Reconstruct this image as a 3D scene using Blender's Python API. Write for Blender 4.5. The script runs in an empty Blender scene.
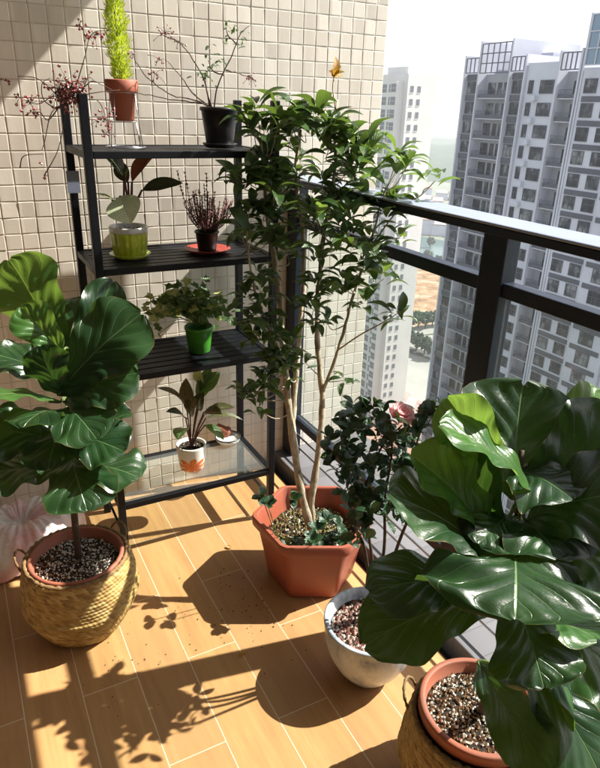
import bpy, math, random
from mathutils import Vector, Matrix, noise
rnd = random.Random(7)
PI = math.pi
scn = bpy.context.scene
COL = scn.collection
H = 1.55

# ------------------------------------------------------------------ camera frame
yaw, pit, rol = [math.radians(a) for a in (28.528, 23.298, -1.822)]
Fw = Vector((math.sin(yaw)*math.cos(pit), math.cos(yaw)*math.cos(pit), -math.sin(pit)))
Rt0 = Vector((math.cos(yaw), -math.sin(yaw), 0)); Dn0 = Fw.cross(Rt0)
Rt = math.cos(rol)*Rt0 + math.sin(rol)*Dn0
Dn = Fw.cross(Rt)
FL = 640.0
CAM = Vector((0, 0, H))
def ray(x, y): return Fw + Rt*((x-300)/FL) + Dn*((y-384)/FL)
def at(x, y, d): return CAM + ray(x, y)*d
def on(x, y, ax, v):
    r = ray(x, y); return CAM + r*((v-CAM[ax])/r[ax])
def cvec(r, u, b): return (Rt*r - Dn*u - Fw*b).normalized()     # right, up, towards viewer

cd = bpy.data.cameras.new('camera'); cam = bpy.data.objects.new('camera', cd); COL.objects.link(cam)
m = Matrix((Rt, -Dn, -Fw)).transposed().to_4x4(); m.translation = CAM
cam.matrix_world = m
cd.sensor_fit = 'HORIZONTAL'; cd.sensor_width = 36; cd.lens = FL/600*36
cd.clip_start = 0.02; cd.clip_end = 12000
scn.camera = cam

# ------------------------------------------------------------------ materials
MATS = {}
class NT:
    def __init__(s, name):
        s.m = bpy.data.materials.new(name); s.m.use_nodes = True
        s.t = s.m.node_tree; s.n = s.t.nodes; s.l = s.t.links
        s.b = s.n['Principled BSDF']; s.out = s.n['Material Output']
        MATS[name] = s.m
    def new(s, ty, **k):
        nd = s.n.new(ty)
        for a, v in k.items():
            if a == 'inp':
                for i, val in v.items():
                    if hasattr(val, 'node'): s.l.new(val, nd.inputs[i])
                    else: nd.inputs[i].default_value = val
            else: setattr(nd, a, v)
        return nd
    def math(s, op, a, b=None, c=None, clamp=False):
        nd = s.n.new('ShaderNodeMath'); nd.operation = op; nd.use_clamp = clamp
        for i, v in enumerate((a, b, c)):
            if v is None: continue
            if hasattr(v, 'node'): s.l.new(v, nd.inputs[i])
            else: nd.inputs[i].default_value = v
        return nd.outputs[0]
    def noise(s, vec, scale, detail=3, rough=.55):
        nd = s.new('ShaderNodeTexNoise', inp={'Scale': scale, 'Detail': detail, 'Roughness': rough})
        if vec is not None: s.l.new(vec, nd.inputs['Vector'])
        return nd.outputs['Fac']
    def ramp(s, fac, stops):
        nd = s.n.new('ShaderNodeValToRGB'); cr = nd.color_ramp
        while len(cr.elements) < len(stops): cr.elements.new(.5)
        for e, (p, c) in zip(cr.elements, stops): e.position = p; e.color = (*c, 1)
        s.l.new(fac, nd.inputs[0]); return nd.outputs[0]
    def mix(s, f, a, b):
        nd = s.n.new('ShaderNodeMix'); nd.data_type = 'RGBA'
        for i, v in ((0, f), (6, a), (7, b)):
            if hasattr(v, 'node'): s.l.new(v, nd.inputs[i])
            else: nd.inputs[i].default_value = v if i == 0 else (*v, 1)
        return nd.outputs[2]
    def set(s, k, v):
        if hasattr(v, 'node'): s.l.new(v, s.b.inputs[k])
        else:
            s.b.inputs[k].default_value = (*v, 1) if isinstance(v, tuple) and len(v) == 3 else v
    def bump(s, h, strength=.3, dist=.002):
        nd = s.new('ShaderNodeBump', inp={'Strength': strength, 'Distance': dist}); s.l.new(h, nd.inputs['Height'])
        s.l.new(nd.outputs[0], s.b.inputs['Normal']); return nd.outputs[0]
    def obj(s): return s.new('ShaderNodeTexCoord').outputs['Object']
    def uv(s): return s.new('ShaderNodeUVMap').outputs['UV']
    def sep(s, v):
        nd = s.new('ShaderNodeSeparateXYZ'); s.l.new(v, nd.inputs[0]); return nd.outputs
    def scale(s, v, sc, loc=(0, 0, 0), rot=(0, 0, 0)):
        nd = s.new('ShaderNodeMapping'); nd.inputs['Scale'].default_value = sc; nd.inputs['Location'].default_value = loc
        nd.inputs['Rotation'].default_value = rot
        s.l.new(v, nd.inputs[0]); return nd.outputs[0]

def simple(name, c, rough=.5, metal=0, var=.12, nsc=40, bump=0, spec=.5, c2=None):
    k = NT(name); o = k.obj(); f = k.noise(o, nsc, 4)
    c2 = c2 or tuple(max(0, x*(1-var*2)) for x in c)
    k.set('Base Color', k.ramp(f, [(.3, c2), (.7, c)]))
    k.set('Roughness', k.math('MULTIPLY_ADD', k.noise(o, nsc*.4, 3), .25, rough-.12)); k.set('Metallic', metal)
    k.b.inputs['Specular IOR Level'].default_value = spec
    if bump: k.bump(k.noise(o, nsc*2, 3), bump, .002)
    return k.m

simple('black_metal', (.005, .006, .009), .45, 0, .2, 30, .08, .25)
simple('rail_metal', (.008, .014, .030), .4, 0, .2, 30, 0, .35)
simple('cap_metal', (.24, .28, .38), .35, .0, .06, 12)  # sky reflection on the handrail top painted in as pale blue-grey
simple('terracotta', (.36, .10, .05), .62, 0, .12, 11, .25, c2=(.27, .095, .06))
simple('hex_plastic', (.37, .085, .045), .5, 0, .1, 9, .08, c2=(.31, .095, .06))
simple('black_plastic', (.015, .015, .018), .42)
simple('red_plastic', (.34, .05, .035), .4)
simple('green_plastic', (.05, .25, .02), .35)
simple('white_glaze', (.78, .76, .72), .2)
simple('dark_glaze', (.03, .03, .035), .25)
simple('bark_dark', (.07, .04, .025), .8, 0, .3, 60, .6)
simple('stem_red', (.12, .035, .025), .6)
simple('stem_green', (.12, .17, .05), .6)
simple('wire', (.55, .56, .58), .3, .9)
simple('twig', (.09, .05, .035), .8, 0, .25, 80)
simple('berry', (.36, .10, .10), .45, 0, .3, 120, c2=(.16, .03, .03))
simple('soil', (.045, .028, .018), .95, 0, .4, 120, .9)
simple('perlite', (.75, .7, .62), .9, 0, .15, 300)
simple('chip_brown', (.28, .14, .06), .9, 0, .3, 300)
simple('chip_red', (.32, .12, .09), .85, 0, .35, 300)
simple('chip_pink', (.6, .38, .32), .85, 0, .3, 300)
simple('tan_moss', (.36, .33, .12), .95, 0, .4, 300)
simple('grout', (.66, .59, .50), .9, 0, .15, 50, .3)
simple('plaster', (.5, .47, .42), .8, 0, .1, 5)
simple('house_paint', (.26, .22, .18), .8, 0, .1, 5)
simple('rope', (.30, .18, .07), .85, 0, .3, 200, .5)
simple('grass_stem', (.3, .2, .1), .8)

def bark():
    k = NT('bark_pale'); o = k.obj()
    f = k.noise(k.scale(o, (1, 1, .35)), 60, 5, .7)
    k.set('Base Color', k.ramp(f, [(.3, (.15, .11, .07)), (.5, (.42, .34, .24)), (.68, (.62, .54, .42))]))
    k.set('Roughness', .85); k.bump(f, .8, .004)
bark()

def white_pot():
    k = NT('marbled_glaze'); o = k.obj()
    f = k.noise(k.scale(o, (1, 1, .6), rot=(0, .6, 0)), 14, 6, .7)
    k.set('Base Color', k.ramp(f, [(.36, (.24, .27, .33)), (.48, (.50, .53, .58)), (.62, (.72, .74, .78))]))
    k.set('Roughness', .28); k.bump(k.noise(o, 30, 3), .1, .003)
white_pot()

def floor_mat():
    k = NT('floor_tiles'); o = k.obj()
    v = k.scale(o, (1, 1, 1), rot=(0, 0, PI/2), loc=(1.43, .045, 0))   # x' = -y+., y' = x+.
    br = k.new('ShaderNodeTexBrick', offset=.5, inp={'Scale': 1, 'Mortar Size': .0014, 'Mortar Smooth': .15,
               'Brick Width': .62, 'Row Height': .155, 'Bias': 0, 'Color1': (0, 0, 0, 1), 'Color2': (1, 1, 1, 1)})
    k.l.new(v, br.inputs['Vector'])
    rv = k.sep(br.outputs['Color'])[0]
    off = k.new('ShaderNodeCombineXYZ', inp={0: rv, 1: rv, 2: rv})
    sc = k.new('ShaderNodeVectorMath', operation='SCALE', inp={0: off.outputs[0], 'Scale': 7.0})
    ad = k.new('ShaderNodeVectorMath', operation='ADD', inp={0: k.scale(o, (14, 1.1, 1)), 1: sc.outputs[0]})
    g = k.noise(ad.outputs[0], 2.2, 7, .65)
    g2 = k.noise(k.scale(o, (160, 5, 1)), 1.5, 3, .6)
    col = k.ramp(g, [(.25, (.33, .165, .06)), (.45, (.47, .25, .092)), (.6, (.53, .295, .112)), (.78, (.60, .36, .15))])
    col = k.mix(k.math('MULTIPLY', g2, .45), col, (.33, .18, .085))
    tint = k.mix(k.math('MULTIPLY', rv, .45), col, (.40, .22, .105))
    dirt = k.noise(o, 5, 6, .7)
    tint = k.mix(k.math('MULTIPLY', k.math('SUBTRACT', dirt, .55, clamp=True), 1.5), tint, (.25, .15, .08))
    fin = k.mix(br.outputs['Fac'], tint, (.68, .55, .40))
    k.set('Base Color', fin)
    k.set('Roughness', k.math('MULTIPLY_ADD', g2, .15, .42))
    k.bump(k.math('SUBTRACT', k.math('MULTIPLY', g2, .25), br.outputs['Fac']), .35, .0015)
floor_mat()

def wall_tile():
    k = NT('wall_tile'); o = k.obj()
    P = .0535
    sn = k.new('ShaderNodeVectorMath', operation='FLOOR', inp={0: k.scale(o, (1/P, 0, 1/P), loc=(0.0, 0, 0))})
    wn = k.new('ShaderNodeTexWhiteNoise', inp={'Vector': sn.outputs[0]})
    f = k.noise(o, 3, 4); f2 = k.noise(o, 60, 3)
    c = k.ramp(wn.outputs['Value'], [(0, (.70, .63, .54)), (.5, (.80, .735, .64)), (1, (.86, .80, .70))])
    c = k.mix(k.math('MULTIPLY', f, .3), c, (.66, .61, .53))
    st = k.noise(k.scale(o, (7, 1, .6)), 1.6, 5, .6)
    c = k.mix(k.math('MULTIPLY', k.math('SUBTRACT', st, .52, clamp=True), 1.6), c, (.50, .44, .36))
    k.set('Base Color', c); k.set('Roughness', k.math('MULTIPLY_ADD', f2, .2, .25)); k.bump(f2, .1, .002)
wall_tile()

def basket():
    k = NT('seagrass'); u = k.uv()
    sx = k.sep(u)
    fl = k.new('ShaderNodeVectorMath', operation='FLOOR', inp={0: u})
    wn = k.new('ShaderNodeTexWhiteNoise', inp={'Vector': fl.outputs[0]})
    f = k.noise(k.scale(u, (1, 4, 1)), 3, 4)
    c = k.ramp(wn.outputs['Value'], [(0, (.20, .12, .04)), (.35, (.37, .25, .08)), (.75, (.47, .34, .12)), (1, (.55, .43, .20))])
    c = k.mix(k.math('MULTIPLY', f, .5), c, (.30, .17, .04))
    k.set('Base Color', c); k.set('Roughness', .6); k.bump(f, .4, .002)
basket()

def leafmat(name, top, top2, vein, under, rough=.3, trans=.25, veins=7, slope=.9, tcol=None, vw=.035, wax=.5, rib=.35):
    k = NT(name); u = k.uv(); s = k.sep(u)
    ax = k.math('ABSOLUTE', k.math('SUBTRACT', s[0], .5))
    mid = k.math('SUBTRACT', 1, k.math('SMOOTH_MIN', 1, k.math('DIVIDE', ax, vw*.55), .1), clamp=True)
    base = k.math('SUBTRACT', s[1], k.math('MULTIPLY', k.math('POWER', ax, .8), slope))
    wob = k.math('MULTIPLY_ADD', k.noise(u, 3, 2), .06, base)
    fr = k.math('PINGPONG', k.math('MULTIPLY', wob, veins), .5)
    lat = k.math('SUBTRACT', 1, k.math('DIVIDE', fr, vw*1.4), clamp=True)
    lat = k.math('MULTIPLY', lat, k.math('SUBTRACT', 1, k.math('MULTIPLY', ax, 1.5), clamp=True))
    vn = k.math('MAXIMUM', mid, k.math('MULTIPLY', lat, .65))
    o = k.obj()
    n1 = k.noise(o, 9, 3)
    c = k.ramp(n1, [(.35, top), (.65, top2)])
    c = k.mix(vn, c, vein)
    eg = k.math('GREATER_THAN', k.math('MULTIPLY_ADD', k.noise(o, 30, 3), .07, ax), .528)
    c = k.mix(k.math('MULTIPLY', eg, .6), c, (.14, .10, .03))
    sp = k.math('GREATER_THAN', k.noise(k.scale(o, (1, 1, 1), loc=(3, 1, 2)), 38, 4, .7), .74)
    c = k.mix(k.math('MULTIPLY', sp, .55), c, (.16, .10, .04))
    geo = k.new('ShaderNodeNewGeometry')
    cu = k.mix(vn, under, tuple(min(1, x*1.5) for x in under))
    cc = k.mix(geo.outputs['Backfacing'], c, cu)
    k.set('Base Color', cc)
    rr = k.math('MULTIPLY_ADD', geo.outputs['Backfacing'], .3, rough)
    k.set('Roughness', k.math('MULTIPLY_ADD', k.noise(o, 25, 3), .16, k.math('SUBTRACT', rr, .08)))
    k.b.inputs['Specular IOR Level'].default_value = wax
    puff = k.math('MULTIPLY', k.math('POWER', k.math('MULTIPLY', fr, 2), .6), .7)
    h = k.math('SUBTRACT', k.math('MULTIPLY', puff, rib), k.math('MULTIPLY', vn, .5))
    h = k.math('ADD', h, k.math('MULTIPLY', k.noise(o, 60, 2), .12))
    vo = k.new('ShaderNodeTexVoronoi', feature='DISTANCE_TO_EDGE', inp={'Scale': 22}); k.l.new(k.scale(u, (1, 1.5, 1)), vo.inputs['Vector'])
    net = k.math('SUBTRACT', 1, k.math('MULTIPLY', vo.outputs['Distance'], 9), clamp=True)
    h = k.math('SUBTRACT', h, k.math('MULTIPLY', net, .028))
    bn = k.bump(h, .7, .004)
    tr = k.new('ShaderNodeBsdfTranslucent')
    tc = tcol or tuple(min(1, x*3.2) for x in top2)
    k.l.new(k.mix(vn, tc, tuple(x*1.25 for x in tc)), tr.inputs['Color']); k.l.new(bn, tr.inputs['Normal'])
    mx = k.new('ShaderNodeMixShader', inp={0: trans})
    k.l.new(k.b.outputs[0], mx.inputs[1]); k.l.new(tr.outputs[0], mx.inputs[2])
    k.l.new(mx.outputs[0], k.out.inputs['Surface'])
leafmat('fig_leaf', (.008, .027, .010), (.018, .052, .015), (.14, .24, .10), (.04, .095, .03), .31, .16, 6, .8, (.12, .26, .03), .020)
leafmat('fig_leaf_young_sunlit', (.03, .095, .02), (.055, .14, .03), (.26, .36, .14), (.10, .20, .06), .30, .3, 6, .8, (.27, .44, .06), .026)  # paler for young leaves; also paints sun and backlight into lit ones
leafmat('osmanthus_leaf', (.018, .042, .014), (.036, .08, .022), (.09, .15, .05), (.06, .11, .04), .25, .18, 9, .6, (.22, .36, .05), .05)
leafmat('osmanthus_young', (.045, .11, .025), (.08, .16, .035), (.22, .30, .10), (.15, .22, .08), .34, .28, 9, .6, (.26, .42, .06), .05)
leafmat('camellia_leaf', (.014, .042, .016), (.03, .08, .03), (.05, .09, .04), (.06, .10, .05), .25, .1, 7, .6, (.10, .2, .03), .05, .6)
leafmat('rubber_leaf', (.018, .03, .018), (.03, .05, .024), (.10, .09, .05), (.10, .05, .04), .22, .12, 14, .4, (.16, .16, .04), .04)
leafmat('rubber_new', (.16, .05, .035), (.20, .06, .04), (.25, .10, .06), (.16, .05, .035), .4, .2, 14, .4, (.35, .1, .04), .04)
leafmat('rubber_pale', (.50, .58, .36), (.66, .72, .50), (.55, .6, .4), (.4, .45, .3), .3, .25, 14, .4, (.5, .6, .3), .04)
leafmat('ruby_leaf', (.035, .05, .022), (.085, .10, .04), (.30, .16, .08), (.16, .06, .05), .26, .2, 10, .5, (.35, .22, .06), .05)
leafmat('ivy_leaf', (.03, .075, .022), (.06, .13, .035), (.2, .26, .1), (.1, .15, .06), .4, .25, 4, .9, (.25, .4, .06), .05)
leafmat('ivy_pale', (.30, .36, .10), (.50, .52, .20), (.6, .6, .3), (.4, .42, .2), .4, .35, 4, .9, (.6, .65, .2), .05)
leafmat('conifer', (.20, .30, .03), (.36, .46, .06), (.5, .6, .06), (.4, .5, .03), .6, .35, 2, .5, (.75, .85, .05), .05)
leafmat('dry_leaf', (.30, .15, .03), (.52, .30, .06), (.4, .2, .05), (.5, .28, .06), .5, .3, 6, .5, (.8, .5, .08), .04)
leafmat('petal', (.95, .68, .70), (.97, .84, .84), (.9, .6, .6), (.9, .55, .55), .6, .5, 3, .5, (.98, .62, .62), .02)
leafmat('heather', (.22, .09, .085), (.42, .20, .19), (.3, .12, .12), (.2, .08, .07), .8, .15, 2, .5, (.4, .15, .15), .02)

def glassmats():
    k = NT('clear_glass')
    tr = k.new('ShaderNodeBsdfTransparent', inp={0: (.93, .96, .95, 1)})
    gl = k.new('ShaderNodeBsdfGlossy', inp={'Roughness': .03, 'Color': (1, 1, 1, 1)})
    df = k.new('ShaderNodeBsdfDiffuse', inp={'Color': (.7, .72, .72, 1)})
    lw = k.new('ShaderNodeLayerWeight', inp={0: .5})
    fr = k.new('ShaderNodeMath', operation='MULTIPLY_ADD', inp={0: k.math('POWER', lw.outputs['Facing'], 5.0), 1: .45, 2: .02})
    m1 = k.new('ShaderNodeMixShader', inp={0: k.math('MULTIPLY_ADD', k.noise(k.obj(), 3, 3), .05, .03)})
    k.l.new(tr.outputs[0], m1.inputs[1]); k.l.new(df.outputs[0], m1.inputs[2])
    m2 = k.new('ShaderNodeMixShader'); k.l.new(fr.outputs[0], m2.inputs[0])
    k.l.new(m1.outputs[0], m2.inputs[1]); k.l.new(gl.outputs[0], m2.inputs[2])
    k.l.new(m2.outputs[0], k.out.inputs['Surface'])
    k = NT('lime_glaze'); s = k.sep(k.uv())
    f = k.noise(k.obj(), 30, 4)
    k.set('Base Color', k.ramp(f, [(.3, (.36, .44, .02)), (.7, (.62, .68, .06))])); k.set('Roughness', .12)
    k.b.inputs['Coat Weight'].default_value = .6
    k = NT('painted_pot'); s = k.sep(k.uv()); o = k.obj()
    # orange-red brush bloom on the front of a white pot
    n = k.noise(k.scale(o, (60, 60, 25)), 1, 3, .6)
    dz = k.math('DIVIDE', k.math('SUBTRACT', s[1], .40), .30)
    dx = k.math('DIVIDE', k.math('SUBTRACT', s[0], .5), .17)
    d = k.math('ADD', k.math('MULTIPLY', dx, dx), k.math('MULTIPLY', dz, dz))
    th = k.math('ARCTAN2', k.math('ADD', dz, .45), dx); rd = k.math('SQRT', k.math('ADD', k.math('MULTIPLY', dx, dx), k.math('POWER', k.math('ADD', dz, .45), 2)))
    lim = k.math('MULTIPLY_ADD', k.math('POWER', k.math('ABSOLUTE', k.math('COSINE', k.math('MULTIPLY_ADD', n, .9, k.math('MULTIPLY', th, 4.0)))), .7), .95, .35)
    a = k.math('LESS_THAN', rd, lim)
    c = k.mix(a, (.80, .77, .70), k.ramp(n, [(.35, (.75, .07, .02)), (.65, (.9, .26, .03))]))
    k.set('Base Color', c); k.set('Roughness', .25)
    k = NT('bag_film'); o = k.obj()
    f = k.noise(o, 9, 5, .6)
    k.set('Base Color', k.ramp(f, [(.38, (.95, .55, .58)), (.5, (.95, .76, .76)), (.60, (.95, .92, .90))])); k.set('Roughness', .38)
    tr = k.new('ShaderNodeBsdfTranslucent', inp={0: (.9, .7, .68, 1)})
    mx = k.new('ShaderNodeMixShader', inp={0: .15}); k.l.new(k.b.outputs[0], mx.inputs[1]); k.l.new(tr.outputs[0], mx.inputs[2])
    k.l.new(mx.outputs[0], k.out.inputs['Surface'])
    # city
    k = NT('tower_paint'); o = k.obj(); f = k.noise(o, .12, 5)
    k.set('Base Color', k.ramp(f, [(.3, (.42, .44, .52)), (.7, (.54, .56, .65))])); k.set('Roughness', .8)
    k = NT('tower_recess_shade'); f = k.noise(k.obj(), .15, 5)  # shade of the recessed bays put into a darker wall colour
    k.set('Base Color', k.ramp(f, [(.3, (.27, .285, .33)), (.7, (.35, .365, .41))])); k.set('Roughness', .8)
    k = NT('tower_white_hazed'); f = k.noise(k.obj(), .1, 5)  # white walls, lightened further to stand in for haze at this distance
    k.set('Base Color', k.ramp(f, [(.3, (.60, .59, .58)), (.7, (.70, .69, .67))])); k.set('Roughness', .8)
    k = NT('hazed_window'); k.set('Base Color', (.16, .175, .20)); k.set('Roughness', .3)  # lighter panes paint in the haze over the far tower
    k = NT('tower_band'); o = k.obj(); f = k.noise(o, .3, 4)
    k.set('Base Color', k.ramp(f, [(.3, (.055, .062, .085)), (.7, (.085, .092, .12))])); k.set('Roughness', .7)
    k = NT('window_glass'); o = k.obj(); oi = k.new('ShaderNodeObjectInfo')
    g = k.new('ShaderNodeNewGeometry')
    f = k.noise(k.scale(g.outputs['Position'], (.4, .7, .5)), 1, 2)
    wr = k.math('MULTIPLY_ADD', oi.outputs['Random'], .22, k.math('SUBTRACT', f, .12)); k.set('Base Color', k.ramp(wr, [(.35, (.012, .016, .026)), (.52, (.04, .046, .06)), (.66, (.2, .21, .23))])); k.set('Roughness', .12); k.b.inputs['Specular IOR Level'].default_value = .25
    k = NT('crown_glass')
    k.set('Base Color', (.16, .24, .32)); k.set('Roughness', .1); k.set('Metallic', .3)
    k = NT('ground_mat'); o = k.obj()
    f = k.noise(o, .004, 6); f2 = k.noise(o, .05, 5)
    c = k.ramp(f, [(.35, (.06, .10, .06)), (.5, (.12, .15, .10)), (.62, (.34, .28, .24))])
    k.set('Base Color', k.mix(f2, c, (.14, .15, .12))); k.set('Roughness', .95)
    k = NT('hill_mat'); f = k.noise(k.obj(), .03, 6)
    k.set('Base Color', k.ramp(f, [(.3, (.018, .04, .026)), (.7, (.035, .065, .04))])); k.set('Roughness', 1)
    k = NT('earth_mat'); f = k.noise(k.obj(), .09, 7, .7)
    k.set('Base Color', k.ramp(f, [(.36, (.10, .06, .035)), (.45, (.22, .12, .06)), (.53, (.32, .19, .10)), (.62, (.40, .32, .24))])); k.set('Roughness', .95)
    k = NT('paving_mat'); f = k.noise(k.obj(), .05, 5)
    k.set('Base Color', k.ramp(f, [(.3, (.22, .22, .20)), (.7, (.30, .29, .27))])); k.set('Roughness', .9)
    k = NT('brick_lot'); f = k.noise(k.obj(), .1, 5)
    k.set('Base Color', k.ramp(f, [(.3, (.22, .11, .08)), (.7, (.34, .20, .15))])); k.set('Roughness', .9)
    k = NT('asphalt_mat'); f = k.noise(k.obj(), .3, 5)
    k.set('Base Color', k.ramp(f, [(.3, (.05, .05, .055)), (.7, (.08, .08, .085))])); k.set('Roughness', .9)
    k = NT('pond_mat'); k.set('Base Color', (.05, .10, .09)); k.set('Roughness', .15)
    k = NT('pink_roof'); f = k.noise(k.obj(), .2, 4)
    k.set('Base Color', k.ramp(f, [(.3, (.28, .13, .12)), (.7, (.42, .25, .23))])); k.set('Roughness', .9)
    k = NT('ledge_tile'); o = k.obj()
    br = k.new('ShaderNodeTexBrick', offset=0, inp={'Scale': 1, 'Mortar Size': .002, 'Brick Width': .1, 'Row Height': .1,
               'Color1': (.10, .10, .11, 1), 'Color2': (.14, .14, .15, 1), 'Mortar': (.08, .08, .08, 1)})
    k.l.new(o, br.inputs['Vector'])
    k.set('Base Color', br.outputs['Color']); k.set('Roughness', .5)
glassmats()

# ------------------------------------------------------------------ mesh builder
class MB:
    def __init__(s): s.v = []; s.f = []; s.uv = []; s.mi = []
    def face(s, idx, uvs=None, mi=0):
        s.f.append(tuple(idx)); s.uv.append(uvs); s.mi.append(mi)
    def box(s, a, b, mi=0):
        x0, y0, z0 = a; x1, y1, z1 = b; n = len(s.v)
        s.v += [Vector(p) for p in ((x0,y0,z0),(x1,y0,z0),(x1,y1,z0),(x0,y1,z0),(x0,y0,z1),(x1,y0,z1),(x1,y1,z1),(x0,y1,z1))]
        for q in ((3,2,1,0),(4,5,6,7),(0,1,5,4),(1,2,6,5),(2,3,7,6),(3,0,4,7)): s.face([n+i for i in q], None, mi)
    def bar(s, a, b, w, t, up=Vector((0, 0, 1)), mi=0):
        a = Vector(a); b = Vector(b); d = (b-a).normalized()
        sd = d.cross(up)
        if sd.length < 1e-4: sd = d.cross(Vector((1, 0, 0)))
        sd.normalize(); u2 = sd.cross(d); n = len(s.v)
        for p in (a, b):
            for i, j in ((-1,-1),(1,-1),(1,1),(-1,1)): s.v.append(p+sd*(i*w/2)+u2*(j*t/2))
        for q in ((3,2,1,0),(4,5,6,7),(0,1,5,4),(1,2,6,5),(2,3,7,6),(3,0,4,7)): s.face([n+i for i in q], None, mi)
    def tube(s, pts, rad, n=8, mi=0, cap=True):
        pts = [Vector(p) for p in pts]; k = len(pts)
        if not hasattr(rad, '__len__'): rad = [rad]*k
        b0 = len(s.v); sd = None
        for i, p in enumerate(pts):
            d = (pts[min(i+1, k-1)]-pts[max(i-1, 0)]).normalized()
            if sd is None:
                sd = d.cross(Vector((.31, .2, .93)));
                if sd.length < 1e-3: sd = d.cross(Vector((1, 0, 0)))
            sd = (sd-d*sd.dot(d)).normalized(); u = d.cross(sd)
            for j in range(n):
                a = 2*PI*j/n; s.v.append(p+(sd*math.cos(a)+u*math.sin(a))*rad[i])
        for i in range(k-1):
            for j in range(n):
                j2 = (j+1) % n
                s.face((b0+i*n+j, b0+i*n+j2, b0+(i+1)*n+j2, b0+(i+1)*n+j), None, mi)
        if cap:
            s.face([b0+j for j in range(n)][::-1], None, mi); s.face([b0+(k-1)*n+j for j in range(n)], None, mi)
    def lathe(s, prof, n=48, c=(0, 0, 0), fn=None, mi=0, closed=False, uvsc=(1, 1)):
        b0 = len(s.v); k = len(prof)
        for i, (r, z) in enumerate(prof):
            for j in range(n):
                a = 2*PI*j/n; rr = r*fn(a, z) if fn else r
                s.v.append(Vector((c[0]+rr*math.cos(a), c[1]+rr*math.sin(a), c[2]+z)))
        for i in range(k-1):
            for j in range(n):
                j2 = (j+1) % n
                u0, u1 = j/n, (j+1)/n; v0, v1 = i/(k-1), (i+1)/(k-1)
                s.face((b0+i*n+j, b0+i*n+j2, b0+(i+1)*n+j2, b0+(i+1)*n+j),
                       [(u0*uvsc[0], v0*uvsc[1]), (u1*uvsc[0], v0*uvsc[1]), (u1*uvsc[0], v1*uvsc[1]), (u0*uvsc[0], v1*uvsc[1])], mi)
        if closed:
            s.face([b0+j for j in range(n)][::-1], None, mi)
    def blob(s, p, r, mi=0, sq=(1, 1, 1)):
        n = len(s.v); t = rnd.uniform(0, PI)
        ax = [Vector((math.cos(t), math.sin(t), rnd.uniform(-.4, .4))).normalized()]
        ax.append(ax[0].cross(Vector((0, 0, 1))).normalized()); ax.append(ax[0].cross(ax[1]))
        for i in range(3):
            for sg in (1, -1): s.v.append(p+ax[i]*(sg*r*sq[i]*rnd.uniform(.7, 1.2)))
        for q in ((0,2,4),(2,1,4),(1,3,4),(3,0,4),(2,0,5),(1,2,5),(3,1,5),(0,3,5)): s.face([n+i for i in q], None, mi)
    def leaf(s, base, tip, nrm, W, prof, nu=4, nv=8, fold=.15, bend=0., wave=0., waves=3, curl=0., twist=0., mi=0, notch=0., quilt=0., vslope=.8, nvein=6):
        base = Vector(base); tip = Vector(tip); ax = tip-base; L = ax.length; d = ax/L
        sd = d.cross(nrm)
        if sd.length < 1e-4: sd = d.cross(Vector((.3, .5, .8)))
        sd.normalize(); N = sd.cross(d).normalized()
        b0 = len(s.v); ph = rnd.uniform(0, 6.28)
        for i in range(nv+1):
            v = i/nv; w = prof(v)*W/2
            arch = math.sin(v*PI)*bend*L
            if quilt: arch += .012*L*noise.noise(Vector((v*3, ph, 0)))
            tw = twist*(v-.5); s2 = sd*math.cos(tw)+N*math.sin(tw); n2 = N*math.cos(tw)-sd*math.sin(tw)
            for j in range(2*nu+1):
                u = (j-nu)/nu
                a = abs(u)
                h = fold*a*w - curl*a*a*w + wave*W*math.sin(v*waves*2*PI+ph+(1.3 if u > 0 else 0))*a**1.5*min(1, prof(v)*1.4)
                if quilt:
                    fr = abs(((v-vslope*(a/2)**.8)*nvein+100.5) % 1-.5)*2
                    h += quilt*((fr**.55)-.55)*min(1, a*4)*min(1, prof(v)*1.2)*(1-.6*a) + quilt*1.6*noise.noise(base*7+Vector((u*1.7, v*4.0, ph)))*a
                ex = -notch*L*max(0, (v-.82)/.18)**2*(1-a)**1.5 if notch else 0
                s.v.append(base+d*(v*L+ex)+s2*(u*w*(1-.12*abs(fold)))+n2*(h+arch))
        m2 = 2*nu+1
        for i in range(nv):
            for j in range(2*nu):
                q = (b0+i*m2+j, b0+i*m2+j+1, b0+(i+1)*m2+j+1, b0+(i+1)*m2+j)
                uv = [(j/(2*nu), i/nv), ((j+1)/(2*nu), i/nv), ((j+1)/(2*nu), (i+1)/nv), (j/(2*nu), (i+1)/nv)]
                s.face(q, uv, mi)
    def build(s, name, mats, parent=None, smooth=True, bevel=0, solid=0):
        if isinstance(mats, str): mats = [mats]
        me = bpy.data.meshes.new(name); me.from_pydata([tuple(p) for p in s.v], [], s.f)
        for mm in mats: me.materials.append(MATS[mm])
        me.polygons.foreach_set('material_index', s.mi)
        if any(u is not None for u in s.uv):
            ul = me.uv_layers.new(name='UVMap'); k = 0
            for poly, u in zip(me.polygons, s.uv):
                for q in range(poly.loop_total):
                    if u is not None: ul.data[poly.loop_start+q].uv = u[q]
        me.polygons.foreach_set('use_smooth', [smooth]*len(me.polygons))
        me.update()
        o = bpy.data.objects.new(name, me); COL.objects.link(o)
        if bevel:
            bv = o.modifiers.new('bevel', 'BEVEL'); bv.width = bevel; bv.segments = 2; bv.limit_method = 'ANGLE'
        if solid:
            sm = o.modifiers.new('solidify', 'SOLIDIFY'); sm.thickness = solid; sm.offset = 0
        if parent:
            o.parent = parent
            if parent.type == 'EMPTY': o.matrix_parent_inverse = Matrix.Translation(-parent.location)
        return o

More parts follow.
